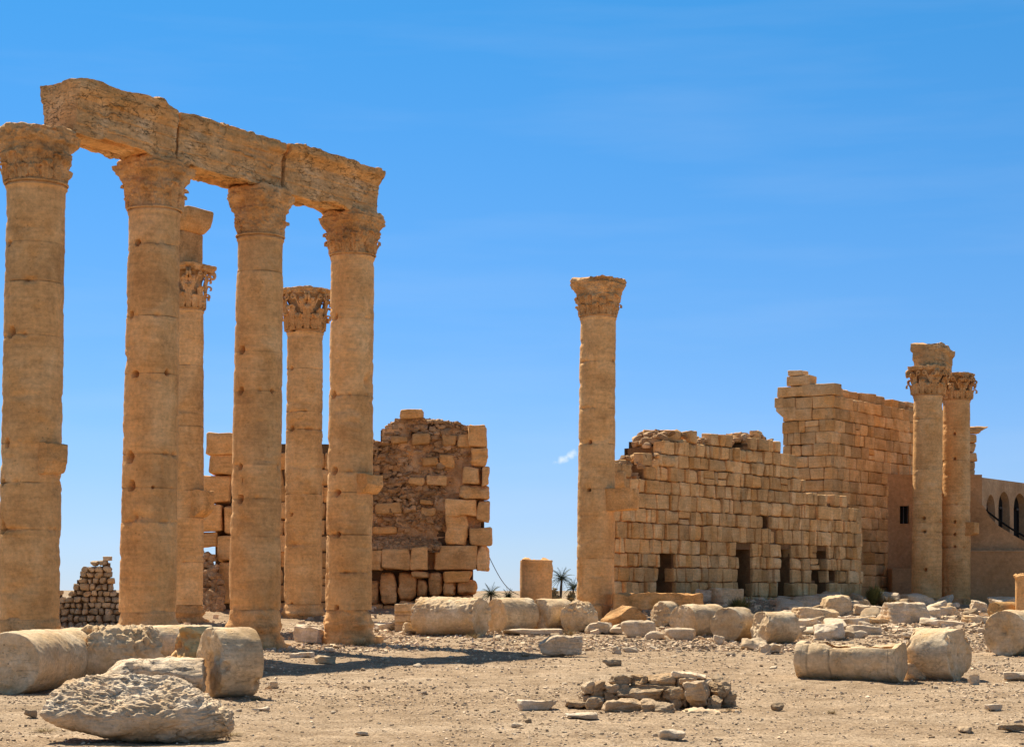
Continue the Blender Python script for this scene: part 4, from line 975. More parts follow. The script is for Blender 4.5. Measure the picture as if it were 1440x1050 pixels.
    for _ in range(700):                                         # pale spill lying on the ledge
        x = rng.uniform(X(515), X(618)); q = rng.rand(); pts.append((x, Y0 - 0.45 + 0.95 * q, Z(772) + 0.55 * q + rng.uniform(-0.05, 0.05) - 0.25 * max(0, (x - X(585)) / 1.0) * q)); sz.append(rng.uniform(0.08, 0.24))
    for _ in range(420):                                         # spill down at the left foot
        x = rng.uniform(X(278), X(322)); q = rng.rand() ** 1.3 * (1 - 0.55 * max(0, (x - X(300)) / (X(322) - X(300)))); pts.append((x, Y0 - 0.6 - 2.2 * (1 - q), Z(880) + (Z(778) - Z(880)) * q + rng.uniform(-0.1, 0.1))); sz.append(rng.uniform(0.12, 0.42))
    scatter_stones(rub, pts, np.array(sz), 5, 4, 0.8)
    rub.build('rubble', M_RUB, root)
    # earth bank carrying the spill
    bank = MB(); gx, gq = np.meshgrid(np.linspace(X(274), X(318), 18), np.linspace(0, 1, 12), indexing='ij')
    V = np.stack([gx, Y0 - 0.5 - 2.5 * (1 - gq), Z(885) + (Z(782) - Z(885)) * gq * (1 - 0.5 * np.clip((gx - X(300)) / (X(318) - X(300)), 0, 1)) - 0.08], -1).reshape(-1, 3); bank.add(rough(V, 0.06, 1.5, 2), gquads(18, 12, False)); bank.build('rubble_bank', M_RUB, root); bank = MB()
    gx, gq = np.meshgrid(np.linspace(X(500), X(618), 24), np.linspace(0, 1, 8), indexing='ij')
    V = np.stack([gx, Y0 - 0.5 + 1.1 * gq, Z(774) + 0.5 * gq - 0.08], -1).reshape(-1, 3); bank.add(rough(V, 0.05, 1.5, 4), gquads(24, 8, False)); bank.build('rubble_bank', M_RUB, root)
    facing.build('facing', M_WALL, root); facing = MB()
    # hidden stretch of plain coursing between
    walls_blocks(facing, np.array([X(338), Y0 + 0.4]), np.array([1.0, 0]), np.array([0, -1.0]), X(512) - X(338), 0.5, [0.72] * 11, lambda x: ptop(X(338) + x) - 0.05, (), 51, 0.5, 1.5, 0.6, 0.06, 0.08, 0.06, 0.02)
    facing.build('facing', M_WALL, root); orth.build('footing', M_CAP, root)
wall_pier()

# --- little fieldstone wall between the first two columns
def wall_field():
    Y0 = 69.0; sc = Y0 / F; X = lambda px: (px - CX) * sc; Z = lambda py: EH + (HY - py) * sc; rng = np.random.RandomState(8)
    root = empty('fieldstone_wall', (X(125), Y0, float(gz(X(125), Y0))), 'small stepped wall of rounded fieldstones rising to a point between thick columns', 'wall')
    OP = [(40, 828), (80, 826), (86, 832), (92, 838), (97, 836), (100, 826), (106, 818), (110, 808), (115, 800), (120, 790), (143, 789), (146, 784), (152, 784), (153, 800), (156, 818), (160, 826), (166, 826), (168, 828), (172, 856), (190, 862), (235, 866)]
    ptop = lambda px: float(np.interp(px, [p[0] for p in OP], [p[1] for p in OP]))
    mb = MB(); py = 884.0
    while py > 786:
        h = rng.uniform(8.0, 10.5); px = 42 + rng.uniform(0, 5)
        while px < 225:
            w = rng.uniform(6, 14)
            if py - h * 0.7 > ptop(px + w / 2):
                V, Q = rock((w * sc / 2 - 0.012, 0.2, h * sc / 2 - 0.010), 7, int(px * 7 + py), 8, 0.62, p=16, amp=0.02)
                V = V @ rotm('y', rng.normal() * 0.08).T
                mb.add(V + np.array([X(px + w / 2), Y0 + rng.uniform(-0.05, 0.05), Z(py - h / 2 + rng.uniform(-0.8, 0.8))]), Q, tint=rng.uniform(0.7, 1.2), warm=max(0, rng.normal() * 0.35))
            px += w
        py -= h * 0.97
    V, Q = rock((6.3 * sc, 0.2, 3.2 * sc), 8, 3, 5, 0.8, amp=0.015); mb.add(V + np.array([X(151), Y0, Z(785)]), Q, tint=1.15)
    mb.build('stonework', M_FIELD, root)
    core = MB()
    for px in np.arange(44, 225, 4.0):
        z1 = Z(ptop(px + 2) + 7)
        if z1 > 0.5: V, Q = boxv(X(px), X(px + 4), Y0 + 0.02, Y0 + 0.42, 0.1, z1); core.add(V, Q)
    core.build('core', M_CORE, root, smooth=False)
wall_field()

# --- the old plastered house behind the pair of columns
def house():
    root = empty('plastered_house', ((1330 - CX) * 108 / F, 108.0, 0.6), 'low brown plastered house with a pointed-arch arcade, behind the close pair of columns', 'house')
    def xz(px, py, Y): return (px - CX) * Y / F, EH + (HY - py) * Y / F
    Y = 108.0
    x0, zt = xz(1244, 667, Y); x1, _ = xz(1381, 667, Y); wx0, wz1 = xz(1265.5, 711, Y); wx1, wz0 = xz(1278.5, 736, Y)
    m = MB()
    for (a, b, z0, z1) in [(x0, wx0, 0.2, zt), (wx1, x1, 0.2, zt), (wx0, wx1, 0.2, wz0), (wx0, wx1, wz1, zt)]:
        V, Q = boxv(a, b, Y, Y + 0.5, z0, z1); m.add(V, Q)
    V, Q = boxv(x1 - 0.5, x1, Y + 0.5, Y + 4.2, 0.2, zt - 0.004); m.add(V, Q)
    V, Q = boxv(x0, x1 - 0.5, Y + 0.5, Y + 4.2, zt - 0.25, zt - 0.05); m.add(V, Q)
    m.build('wall', M_PLAST, root, smooth=False)
    w = MB(); V, Q = boxv(wx0 - 0.0, wx1, Y + 0.38, Y + 0.42, wz0, wz1); w.add(V, Q); wo = w.build('window', M_DARK, root, smooth=False)
    fr = MB()
    for (a, b, c, d) in [(wx0, wx0 + 0.06, wz0, wz1), (wx1 - 0.06, wx1, wz0, wz1), ((wx0 + wx1) / 2 - 0.025, (wx0 + wx1) / 2 + 0.025, wz0, wz1)]:
        V, Q = boxv(a, b, Y + 0.30, Y + 0.36, c, d); fr.add(V, Q)
    fr.build('window_frame', M_GRILL, wo, smooth=False)
    # low block by the tall wall's foot
    a, z1 = xz(1254, 799, 106.6); b, _ = xz(1284, 799, 106.6); V, Q = block(((a + b) / 2, 107.2, z1 / 2 + 0.2), ((b - a) / 2, 0.7, z1 / 2 - 0.2), r=0.05, jit=0.02); MB().add(V, Q).build('low_plinth', M_PLAST, root)
    # lower front wall with a narrow ledge
    a, zl = xz(1355, 775, 106.4); V, Q = boxv(a, a + 16, 106.4, 106.9, 0.2, zl); ml = MB().add(V, Q); ml.build('lower_wall', M_PLAST, root, smooth=False)
    V, Q = boxv(a, a + 16, 106.36, 107.6, zl, zl + 0.06); MB().add(V, Q).build('ledge', M_PLAST2, root, smooth=False)
    # stair parapet sweeping down to the right
    pts = [(1358, 775), (1358, 690), (1384, 712), (1392, 727), (1404, 739), (1422, 750), (1442, 762), (1470, 775)]
    P = [xz(px, py, 107.2) for px, py in pts]; P = [(x, max(z, zl + 0.05)) for x, z in P]; n = len(P)
    bm = MB(); V = np.array([(x, 107.2, z) for x, z in P] + [(x, 107.75, z) for x, z in P])
    T = [(0, i, i + 1) for i in range(1, n - 1)] + [(n, n + i + 1, n + i) for i in range(1, n - 1)]; Q = [(i, i + n, (i + 1) % n + n, (i + 1) % n) for i in range(n)]
    bm.add(V, np.array(Q), np.array(T)); bm.build('stair_parapet', M_PLAST, root, smooth=False)
    rl = MB(); pr = [xz(px, py - 5, 107.45) for px, py in [(1386, 722), (1404, 736), (1422, 748), (1446, 762), (1475, 777)]]; V, Q = tube([(x, 107.45, z) for x, z in pr], 0.06, 8); rl.add(V, Q); rl.build('handrail', M_DARK, root)
    # arcade running away to the right
    A = np.array([x1, Y]); D = W2D; N_ = W2N; zt2 = EH + (HY - 671) * 108 / F; mw = MB(); md = MB(); mg = MB(); L = 22.0
    D3, N3 = np.array([*D, 0]), np.array([*N_, 0])
    def put(mb, S, B, Zz, Q, T=None): mb.add(np.array([*A, 0]) + np.outer(S, D3) - np.outer(B, N3) + np.outer(Zz, [0, 0, 1]), Q, T)
    def bx(mb, s0, s1, b0, b1, z0, z1):
        V, Q = boxv(s0, s1, b0, b1, z0, z1); put(mb, V[:, 0], V[:, 1], V[:, 2], Q)
    s = 0.0; zs = EH + (HY - 715) * 108.5 / F; zbot = EH + (HY - 760) * 108.5 / F
    arch_px = [(1387, 1399.5, 695), (1404, 1420, 691), (1425.5, 1443, 693.5), (1449, 1467, 696), (1474, 1493, 698), (1500, 1520, 700), (1528, 1549, 703)]
    last = 0.0
    for (p0, p1, py) in arch_px:
        s0, s1 = line_s(p0, A, D), line_s(p1, A, D); Ym = A[1] + D[1] * (s0 + s1) / 2; za = EH + (HY - py) * Ym / F; spring = za - 0.95
        bx(mw, last, s0, 0, 0.45, 0.6, zt2)
        M = 12; t = np.linspace(0, 1, M * 2 + 1); S = s0 + (s1 - s0) * t; u = np.abs(t - 0.5) * 2; Zc = spring + (za - spring) * np.sqrt(np.clip(1 - u ** 1.75, 0, 1))
        k = len(S)
        for b in (0, 0.45): put(mw, np.concatenate([S, S]), np.full(2 * k, b), np.concatenate([Zc, np.full(k, zt2)]), np.array([(i, i + 1, k + i + 1, k + i) for i in range(k - 1)]))
        put(mw, np.concatenate([S, S]), np.concatenate([np.zeros(k), np.full(k, 0.45)]), np.concatenate([Zc, Zc]), np.array([(i, i + 1, k + i + 1, k + i) for i in range(k - 1)]))
        put(mw, np.concatenate([S, S]), np.concatenate([np.zeros(k), np.full(k, 0.45)]), np.full(2 * k, zt2), np.array([(i, i + 1, k + i + 1, k + i) for i in range(k - 1)]))
        bx(mw, s0, s1, 0, 0.45, 0.6, zbot)
        mid = (s0 + s1) / 2; ang = 0.06
        for q in np.linspace(s0, s1, 5)[1:-1]: bx(mg, q - 0.05, q + 0.05, 0.9, 0.96, zbot, spring + 0.1)
        bx(mg, s0, s1, 0.88, 0.98, spring + 0.0, spring + 0.12)
        last = s1
    bx(mw, last, L, 0, 0.45, 0.6, zt2)
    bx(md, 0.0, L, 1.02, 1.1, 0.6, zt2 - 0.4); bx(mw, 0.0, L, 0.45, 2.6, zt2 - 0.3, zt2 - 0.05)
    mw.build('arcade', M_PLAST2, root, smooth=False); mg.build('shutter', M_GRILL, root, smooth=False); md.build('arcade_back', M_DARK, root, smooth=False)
house()

# ------------------------------------------------------------------ fallen drums
def drum(label, px, py, rpx, L, ang, seed, name='fallen_drum', group=None, broken=0.0, crust=0.0, hollows=(), far_broken=0.0, sink=0.04, mat=None, tint=1.0, warm=0.0, chip=0.5, Y=None, sy=1.0, top_cut=None):
    """a fallen column drum. (px, py): foot of its visible end face, rpx: that face's radius in the photo, ang: way the body runs (deg from +X)"""
    g = gpt(px, py) if Y is None else np.array([(px - CX) / F * Y, Y, float(gz((px - CX) / F * Y, Y))])
    R = rpx * g[1] / F; a = math.radians(ang); U = np.array([math.cos(a), math.sin(a), 0]); N_ = np.array([-math.sin(a), math.cos(a), 0])
    M = 150; th = np.arange(M) * 2 * math.pi / M; loop = np.stack([R * np.cos(th), R * np.sin(th)], -1)
    O = np.array([g[0], g[1], g[2] + R * (1 - sink)])
    st = np.arange(0, L, 0.028); st = np.append(st[st < L - 0.015], L)
    V, Q = sweep(loop, st, O, U, N_, caps=22); V = V - O; nn = vnormals(V, Q); s = V @ U; n = V @ N_; z = V[:, 2]; rr = np.sqrt(n ** 2 + z ** 2) / R
    P = np.stack([s, n, z], -1) + seed * 7.7
    d = 0.020 * fbm(P * 1.6, 4, seed) + 0.010 * fbm(P * 6, 3, seed + 1)
    edge = np.exp(-(np.minimum(s, L - s) / 0.07) ** 2) * (rr > 0.8)
    d = d - chip * 0.30 * np.clip(fbm(P * 3.2, 3, seed + 2) - 0.30, 0, 1) * np.exp(-(np.minimum(s, L - s) / 0.11) ** 2) * sstep(0.6, 0.95, rr)
    if crust:
        m = sstep(-0.1, 0.35, z / R + 0.3 * fbm(P * 1.1, 2, seed + 3)); d = d + crust * m * (np.abs(fbm(P * 5.5, 4, seed + 4)) * 1.4 - 0.35 + 0.5 * ridge(P * 3.0, 2, seed + 6))
    face = (s < 0.03) & (rr < 0.97); ff = (s > L - 0.03) & (rr < 0.97)
    d = d + np.where(face | ff, 0.02 * fbm(P * 3.0, 4, seed + 5) + 0.012 * ridge(P * 5, 2, seed + 7), 0)
    V = V + nn * d[:, None]
    for br, dist, sg in ((broken, s, 1.0), (far_broken, L - s, -1.0)):
        if br:
            push = br * R * (0.55 * (z / R * 0.8 + n / R * 0.4) + 0.9 * fbm(P * np.array([0.2, 1.3, 1.3]), 4, seed + 8) + 0.35 * ridge(P * np.array([0.3, 2.8, 2.8]), 3, seed + 9) + 0.25 * rr ** 2)
            V = V + np.outer(sg * push * np.exp(-(dist / (0.5 * R)) ** 2), U)
    tn = tint + 0 * s; wm = warm + 0 * s
    for (hn, hz, hr) in hollows:                                # sockets and weathered hollows in the end face
        q = np.sqrt(((n - hn * R) / (hr * R)) ** 2 + ((z - hz * R) / (hr * R * 1.25)) ** 2) + 0.2 * fbm(P * 6, 2, seed + 12)
        V = V + np.outer(np.where(face, 0.55 * hr * R * np.exp(-(q / 0.8) ** 4), 0), U); wm = np.where(face, np.maximum(wm, 0.35 * np.exp(-(q / 1.1) ** 2)), wm)
    if top_cut is not None:
        z2 = V[:, 2]; lim = top_cut * R + 0.03 * fbm(P * 3, 3, seed + 14); V[:, 2] = np.minimum(z2, lim)
    V[:, 2] *= sy
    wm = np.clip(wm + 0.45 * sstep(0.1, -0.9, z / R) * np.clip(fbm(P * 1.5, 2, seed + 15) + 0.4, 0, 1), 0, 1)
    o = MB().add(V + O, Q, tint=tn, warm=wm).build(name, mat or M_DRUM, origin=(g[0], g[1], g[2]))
    return tag(o, label, 'column drum' if name == 'fallen_drum' else 'stone', group)
GD = 'fallen column drums'
# foreground, left
drum('long fallen shaft with smooth pale round end, cut by the frame edge', 12, 976, 45, 6.5, 84, 1, group=GD, tint=1.0)
drum('long smooth shaft lying crosswise behind the broken drums, only its sunlit top showing', 128, 938, 31, 2.9, 12, 2, group=GD, far_broken=0.2, tint=1.05)
drum('short fallen drum fragment with a dark orange broken end, between crusty and round drums', 255, 948, 33, 1.3, 62, 3, group=GD, broken=0.75, warm=0.9, tint=1.6)
drum('broken drum with a jagged end and crusty pitted top, behind the flat-topped slab', 108, 962, 41, 1.75, 20, 4, group=GD, broken=0.6, crust=0.07, far_broken=0.4)
drum('short drum with three weathered sockets in its round end, beside the beam shadow', 296, 980, 51, 0.76, 31, 55, group=GD, hollows=((-0.05, 0.05, 0.24), (-0.50, 0.22, 0.15), (0.42, -0.10, 0.16), (0.1, 0.6, 0.10), (-0.3, -0.5, 0.1)), chip=0.8, sy=0.97)
# foreground, right
drum('stout drum with a pocked round end, lying against the stone trough', 1349, 956, 37.5, 1.0, 140, 6, group=GD, hollows=((0.05, 0.1, 0.12), (0.5, 0.5, 0.08), (-0.6, 0.2, 0.08), (-0.2, -0.75, 0.08), (0.6, -0.5, 0.08)), chip=0.7)
drum('large drum with a round end facing out, cut off by the edge of the frame', 1413, 922, 32.5, 1.9, 52, 7, group=GD, hollows=((0.0, 0.1, 0.16), (-0.1, -0.8, 0.12)), chip=0.6)
drum('small drum with a reddish-orange broken end among slabs beyond the big cut-off drum', 1396, 866, 11.5, 1.6, 40, 8, group=GD, Y=84, warm=0.9, tint=0.8, broken=0.2)
# middle row
drum('long drum with crusted top lying in front of the broken rubble-core wall', 677, 894, 27.5, 2.45, 152, 9, group=GD, crust=0.03, chip=0.9)
drum('drum hidden partly behind the end face of the crusted long drum', 697, 889, 25, 1.5, 40, 10, group=GD)
drum('drum with a broad pale face just in front of the standing column stub', 757, 887, 23, 1.5, 50, 11, group=GD, broken=0.12)
drum('short drum with a crumbled top leaning at the foot of the lone column', 807, 889, 22, 1.0, 68, 12, group=GD, crust=0.06, broken=0.15)
drum('drum with a smooth round face beside the dark-faced drum, in front of the long wall', 960, 895, 23.5, 1.9, 48, 13, group=GD)
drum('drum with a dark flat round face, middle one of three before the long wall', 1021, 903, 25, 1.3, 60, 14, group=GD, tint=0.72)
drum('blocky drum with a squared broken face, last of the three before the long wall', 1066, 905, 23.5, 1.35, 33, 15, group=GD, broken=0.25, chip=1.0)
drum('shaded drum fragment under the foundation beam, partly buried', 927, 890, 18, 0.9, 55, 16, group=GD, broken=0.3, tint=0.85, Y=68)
# standing stubs
def stub(label, px, Y, ytop, wpx, seed, group=None):
    sc = Y / F; x = (px - CX) * sc; z1 = EH + (HY - ytop) * sc; z0 = float(gz(x, Y)); R = wpx * sc / 2; th = np.arange(110) * 2 * math.pi / 110
    loop = np.stack([R * np.cos(th), R * np.sin(th)], -1); st = np.arange(0, z1 - z0 + 0.1, 0.05)
    V, Q = sweep(loop, st, (x, Y, z0 - 0.1), (0, 0, 1), (1, 0, 0), caps=10, Z=np.array([0, 1.0, 0])); Q = Q[:, ::-1]
    c = np.array([x, Y, (z0 + z1) / 2]); nn = vnormals(V, Q); P = V + seed * 5
    d = 0.02 * fbm(P * 1.5, 4, seed) - 0.15 * np.clip(fbm(P * 2.5, 3, seed + 3) - 0.15, 0, 1) * np.exp(-((V[:, 2] - z1) / 0.12) ** 2) - 0.12 * np.clip(fbm(P * 2.0, 3, seed + 5) - 0.2, 0, 1) * sstep(0.3, 1, -nn[:, 0])
    V = V + nn * d[:, None]
    return tag(MB().add(V, Q).build('column_stub', M_COL, origin=(x, Y, z0)), label, 'column stub', group)
stub('short upright column stub standing alone beside the distant palm tree', 753.5, 80.0, 787, 45, 21)
stub('narrow upright stub cut by the frame edge, in front of the plastered house', 1440, 84.0, 809, 23, 22)

# ------------------------------------------------------------------ the hollowed trough
def trough():
    g = gpt(1267, 958); R = 30.0 * g[1] / F; a = math.radians(150); U = np.array([math.cos(a), math.sin(a), 0]); N_ = np.array([-math.sin(a), math.cos(a), 0]); L = 2.22
    O = np.array([g[0], g[1], g[2] + R * 0.97]); top = 0.80 * R; t0 = math.asin(0.80); end = 0.16
    def arc(r, a0, a1, n): t = np.linspace(a0, a1, n); return [(r * math.cos(x), r * math.sin(x)) for x in t]
    ci = math.asin(min(0.99, top / (R * 0.84)))
    out = arc(R, math.pi - t0, 2 * math.pi + t0, 90); inn = arc(R * 0.87, 2 * math.pi + math.asin(top / (R * 0.87)), math.pi - math.asin(top / (R * 0.87)), 70)
    loop_u = np.array(out + [(out[-1][0] * .97, top), ] + inn + [(out[0][0] * .97, top)])
    loop_d = np.array(arc(R, 0, 2 * math.pi * 0.994, 150)); loop_d[:, 1] = np.where(loop_d[:, 1] > top, top + (loop_d[:, 1] - top) * 0.55, loop_d[:, 1])
    mb = MB(); 
    for loop, s0, s1 in ((loop_d, 0, end), (loop_u, end, L - end), (loop_d, L - end, L)):
        st = np.linspace(s0, s1, max(8, int((s1 - s0) / 0.04)))
        if loop is loop_u:
            rows = [O + U * s + np.outer(loop[:, 0], N_) + np.outer(loop[:, 1], [0, 0, 1.0]) for s in st]; V = np.concatenate(rows); Q = gquads(len(st), len(loop), True)
        else: V, Q = sweep(loop, st, O, U, N_, caps=14)
        s = (V - O) @ U; n = (V - O) @ N_; z = V[:, 2] - O[2]
        V = rough(V, 0.028, 2.2, 4); V = rough(V, 0.008, 8, 9)
        rim = sstep(0.75, 1.0, z / top); V[:, 2] -= rim * 0.09 * np.clip(fbm(np.stack([s * 2.2, n * 2.2, s * 0], -1), 3, 5) + 0.15, 0, 1)
        big = np.exp(-((s - 0.2) / 0.22) ** 2) * rim; V[:, 2] -= 0.10 * big * np.clip(n / R + 0.6, 0, 1)
        ck = np.exp(-((s - 1.45 - 0.05 * fbm(V * 2, 2, 3)) / 0.012) ** 2) + np.exp(-((s - 1.95 - 0.08 * fbm(V * 2, 2, 6)) / 0.010) ** 2)
        r_ = np.sqrt(n ** 2 + z ** 2)[:, None] + 1e-6; dirv = (np.outer(n, N_) + np.outer(z, [0, 0, 1.0])) / r_; V = V - dirv * (0.02 * ck)[:, None]
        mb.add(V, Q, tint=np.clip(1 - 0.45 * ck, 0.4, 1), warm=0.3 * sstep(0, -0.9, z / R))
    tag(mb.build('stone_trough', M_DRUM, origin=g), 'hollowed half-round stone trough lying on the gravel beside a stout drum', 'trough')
trough()

# ------------------------------------------------------------------ big loose stones
def boulder():
    g = gpt(190, 1047); sc = g[1] / F
    X = lambda px: (px - CX) * sc - g[0]; Zp = lambda py: (1047 - py) * sc
    D, Q = csphere(190)
    # outline of the stone: flat top left, long slope to a low right tip, rounded belly; thickness about its own height
    hx, hz = 128 * sc, 50 * sc; hy = 0.62
    pl = [(0, 0, 1, 1), (0, 0, -1, 0.96), (-1, 0, 0, 1.0), (1, 0, 0, 1.02), (0, 1, 0, 1), (0, -1, 0, 1.0), (0.87, 0, 0.493, 0.80), (0, -0.675, 0.737, 0.55), (-0.75, 0, 0.66, 1.06), (-0.62, 0, -0.78, 1.02), (-0.4, -0.2, -0.89, 1.0), (0.3, -0.62, 0.72, 0.98), (0.1, -0.75, -0.65, 1.0), (-0.3, -0.8, 0.5, 1.15), (0.62, 0, -0.78, 1.22), (0.5, -0.8, 0.2, 0.95), (0, 0.7, 0.7, 1.0), (0.0, -0.45, 0.9, 1.02)]
    A = np.array(pl); N = A[:, :3] / np.linalg.norm(A[:, :3], axis=1, keepdims=True); h = A[:, 3]
    r = ((np.clip(D @ N.T, 0, None) / h) ** 13).sum(1) ** (-1 / 13.0); V = D * r[:, None] * np.array([hx, hy, hz]); nn = vnormals(V, Q)
    V0 = V.copy(); upf = sstep(-0.35 * hz, 0.05 * hz, V0[:, 2] + 0.10 * fbm(V0 * 1.2, 2, 3) + 0.10 * V0[:, 0] * 0)
    left = 1 - sstep(0.15 * hx, 0.55 * hx, V0[:, 0])
    tilt = V0 @ rotm('y', 0.42 * 1).T
    Pk = np.stack([V0[:, 0] * 4.0 - V0[:, 2] * 2.0, V0[:, 1] * 4.6, V0[:, 2] * 9.0 + V0[:, 0] * 1.6], -1) + 0.45 * np.stack([fbm(V0 * 3.0, 2, k) for k in range(3)], -1)
    lump = 1.0 - 1.7 * worley(Pk, 7); bil = 1.0 - 1.7 * worley(Pk * 2.4 + 3, 9)
    lay = ridge(np.stack([tilt[:, 0] * 1.6, tilt[:, 1] * 2.0, tilt[:, 2] * 12], -1) + 0.5 * fbm(V0 * 2, 2, 5)[:, None], 3, 9)
    bil = 1.0 - 1.7 * worley(Pk * 2.4 + 3, 9); cc = V0[:, 2] * 13 + V0[:, 0] * 3.2 + V0[:, 1] * 2.0 + 1.8 * fbm(V0 * np.array([2.0, 2.6, 3.0]), 3, 41); saw = cc - np.floor(cc); saw = np.where(saw > 0.82, (1 - saw) / 0.18, saw / 0.82) - 0.5
    d = 0.05 * fbm(V0 * 1.5, 4, 1) + (0.040 * lump + 0.022 * bil + 0.014 * saw) * upf * (0.35 + 0.65 * left) + 0.045 * lay * (1 - 0.9 * left * upf) * (0.4 + 0.6 * (1 - left)) + 0.010 * fbm(V0 * 14, 3, 2)
    notch = np.exp(-(((V0[:, 0] + 0.22 * hx) / 0.26) ** 2 + ((V0[:, 2] + 0.52 * hz) / 0.07) ** 2)) * (V0[:, 1] < 0); d = d - 0.12 * notch
    V = V + nn * d[:, None]; V = V @ rotm('y', math.radians(2)).T; V = rotz(V, math.radians(-4)); V[:, 2] -= V[:, 2].min() + 0.03
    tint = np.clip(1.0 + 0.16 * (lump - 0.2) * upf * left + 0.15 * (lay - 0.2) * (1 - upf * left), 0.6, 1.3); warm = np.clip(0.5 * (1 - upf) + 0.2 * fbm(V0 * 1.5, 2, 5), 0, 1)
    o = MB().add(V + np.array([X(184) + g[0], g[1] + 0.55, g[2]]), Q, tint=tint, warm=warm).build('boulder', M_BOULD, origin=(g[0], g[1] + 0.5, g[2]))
    tag(o, 'biggest nearest boulder, lumpy grey-white upper side, layered tip sloping down to the ground', 'boulder')
boulder()
S = stone_at
S('stone_slab', M_BOULD, 208, 986, 148, 56, 1.1, 'thick slab with a flat sunlit top, lying between the lumpy boulder and the drums', 'stone', n=60, rz=0.12, tilt=-0.03, seed=31, cuts=5, planes=[(0.75, -0.2, -0.63, 1.12), (-0.9, 0, 0.5, 1.15), (0.3, -0.7, 0.64, 1.05)], amp=0.035, freq=1.6, layer=0.02, pebbly=0.025)
S('squared_block', M_DRUM, 1287, 953, 27, 23, 0.4, 'little squared block wedged between the stone trough and the stout drum', 'stone', n=22, rz=0.1, seed=32, cuts=3, amp=0.015, Y=gpt(1287, 955)[1])
S('fallen_block', M_BOULD, 786, 923, 60, 26, 0.7, 'lone rounded rock with a notch, on open gravel between stub and stone hearth', 'rock', n=40, rz=0.15, seed=33, cuts=7, planes=[(-0.7, 0, 0.7, 0.85)], amp=0.05, freq=2.2)
# stones around the lone column
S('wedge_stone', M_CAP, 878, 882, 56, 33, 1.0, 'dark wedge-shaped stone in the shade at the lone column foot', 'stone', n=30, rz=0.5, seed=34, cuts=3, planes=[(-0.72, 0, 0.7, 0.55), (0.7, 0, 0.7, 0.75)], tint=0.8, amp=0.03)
S('rounded_stone', M_PALE, 898, 896, 50, 24, 0.7, 'large smooth rounded stone in front of the wedge-shaped stone', 'stone', n=26, rz=-0.1, seed=35, cuts=5, p=5, amp=0.03)
S('rounded_stone', M_PALE, 956, 901, 44, 20, 0.6, 'smooth loaf-shaped stone in front of the smooth-faced drum', 'stone', n=26, rz=0.1, seed=36, cuts=5, p=5, amp=0.03)
S('pale_rock', M_PALE, 842, 891, 40, 14, 0.6, 'low white rock beside the crumbled-top drum at the lone column', 'rock', n=20, rz=0.2, seed=37, amp=0.05)
S('pale_rock', M_PALE, 867, 892, 18, 9, 0.4, 'tiny white rock next to the low white rock by the lone column', 'rock', n=12, seed=38, amp=0.03)
S('pale_rock', M_PALE, 921, 899, 26, 10, 0.5, 'flat white rock between the rounded stone and the loaf-shaped stone', 'rock', n=14, seed=39, amp=0.03)
S('pointed_stone', M_PALE, 1012, 907, 15, 14, 0.3, 'small pointed stone standing before the dark-faced drum', 'stone', n=12, seed=40, cuts=9, cutmin=0.55)
S('flat_slab', M_PALE, 748, 893, 84, 7, 1.2, 'thin white slab lying flat before the broad-faced drum', 'slab', n=22, rz=0.05, seed=41, cuts=4, amp=0.02)
S('pinkish_rock', M_PALE, 1062, 914, 34, 15, 0.6, 'pinkish rough rock in front of the squared-face drum', 'rock', n=18, seed=42, amp=0.05, warm=0.2)
S('pinkish_rock', M_PALE, 1084, 920, 30, 15, 0.5, 'pinkish broken rock touching the bottom of the squared-face drum, nearer one of two', 'rock', n=18, seed=43, amp=0.05, warm=0.25)
# moulded block left of the long drum
def moulded():
    Y = 66.5; sc = Y / F; x0, x1 = (556 - CX) * sc, (596 - CX) * sc; g = np.array([(572 - CX) * sc, Y, float(gz((572 - CX) * sc, Y))]); zt = EH + (HY - 847) * sc; mb = MB()
    H = zt - g[2]; prof = [(0.45, 0), (0.45, .22), (0.38, .26), (0.38, .34), (0.48, .38), (0.48, .56), (0.40, .60), (0.40, .68), (0.52, .74), (0.52, 1)]
    pts = [(n, z * H) for n, z in prof] + [(-0.5, H), (-0.5, 0)]; loop = []
    for i in range(len(pts)):
        a = np.array(pts[i]); b = np.array(pts[(i + 1) % len(pts)]); k = max(1, int(np.linalg.norm(b - a) / 0.04))
        for j in range(k): loop.append(a + (b - a) * j / k)
    V, Q = sweep(np.array(loop), np.linspace(0, x1 - x0, 24), (x0, Y, g[2] - 0.03), (1, 0, 0), (0, -1, 0), caps=7)
    tag(mb.add(rough(rough(V, 0.03, 2, 3), 0.012, 7, 4), Q, tint=1.05).build('moulded_block', M_DRUM, origin=g), 'block carved with level mouldings, left end stop of the crusted long drum', 'stone')
moulded()
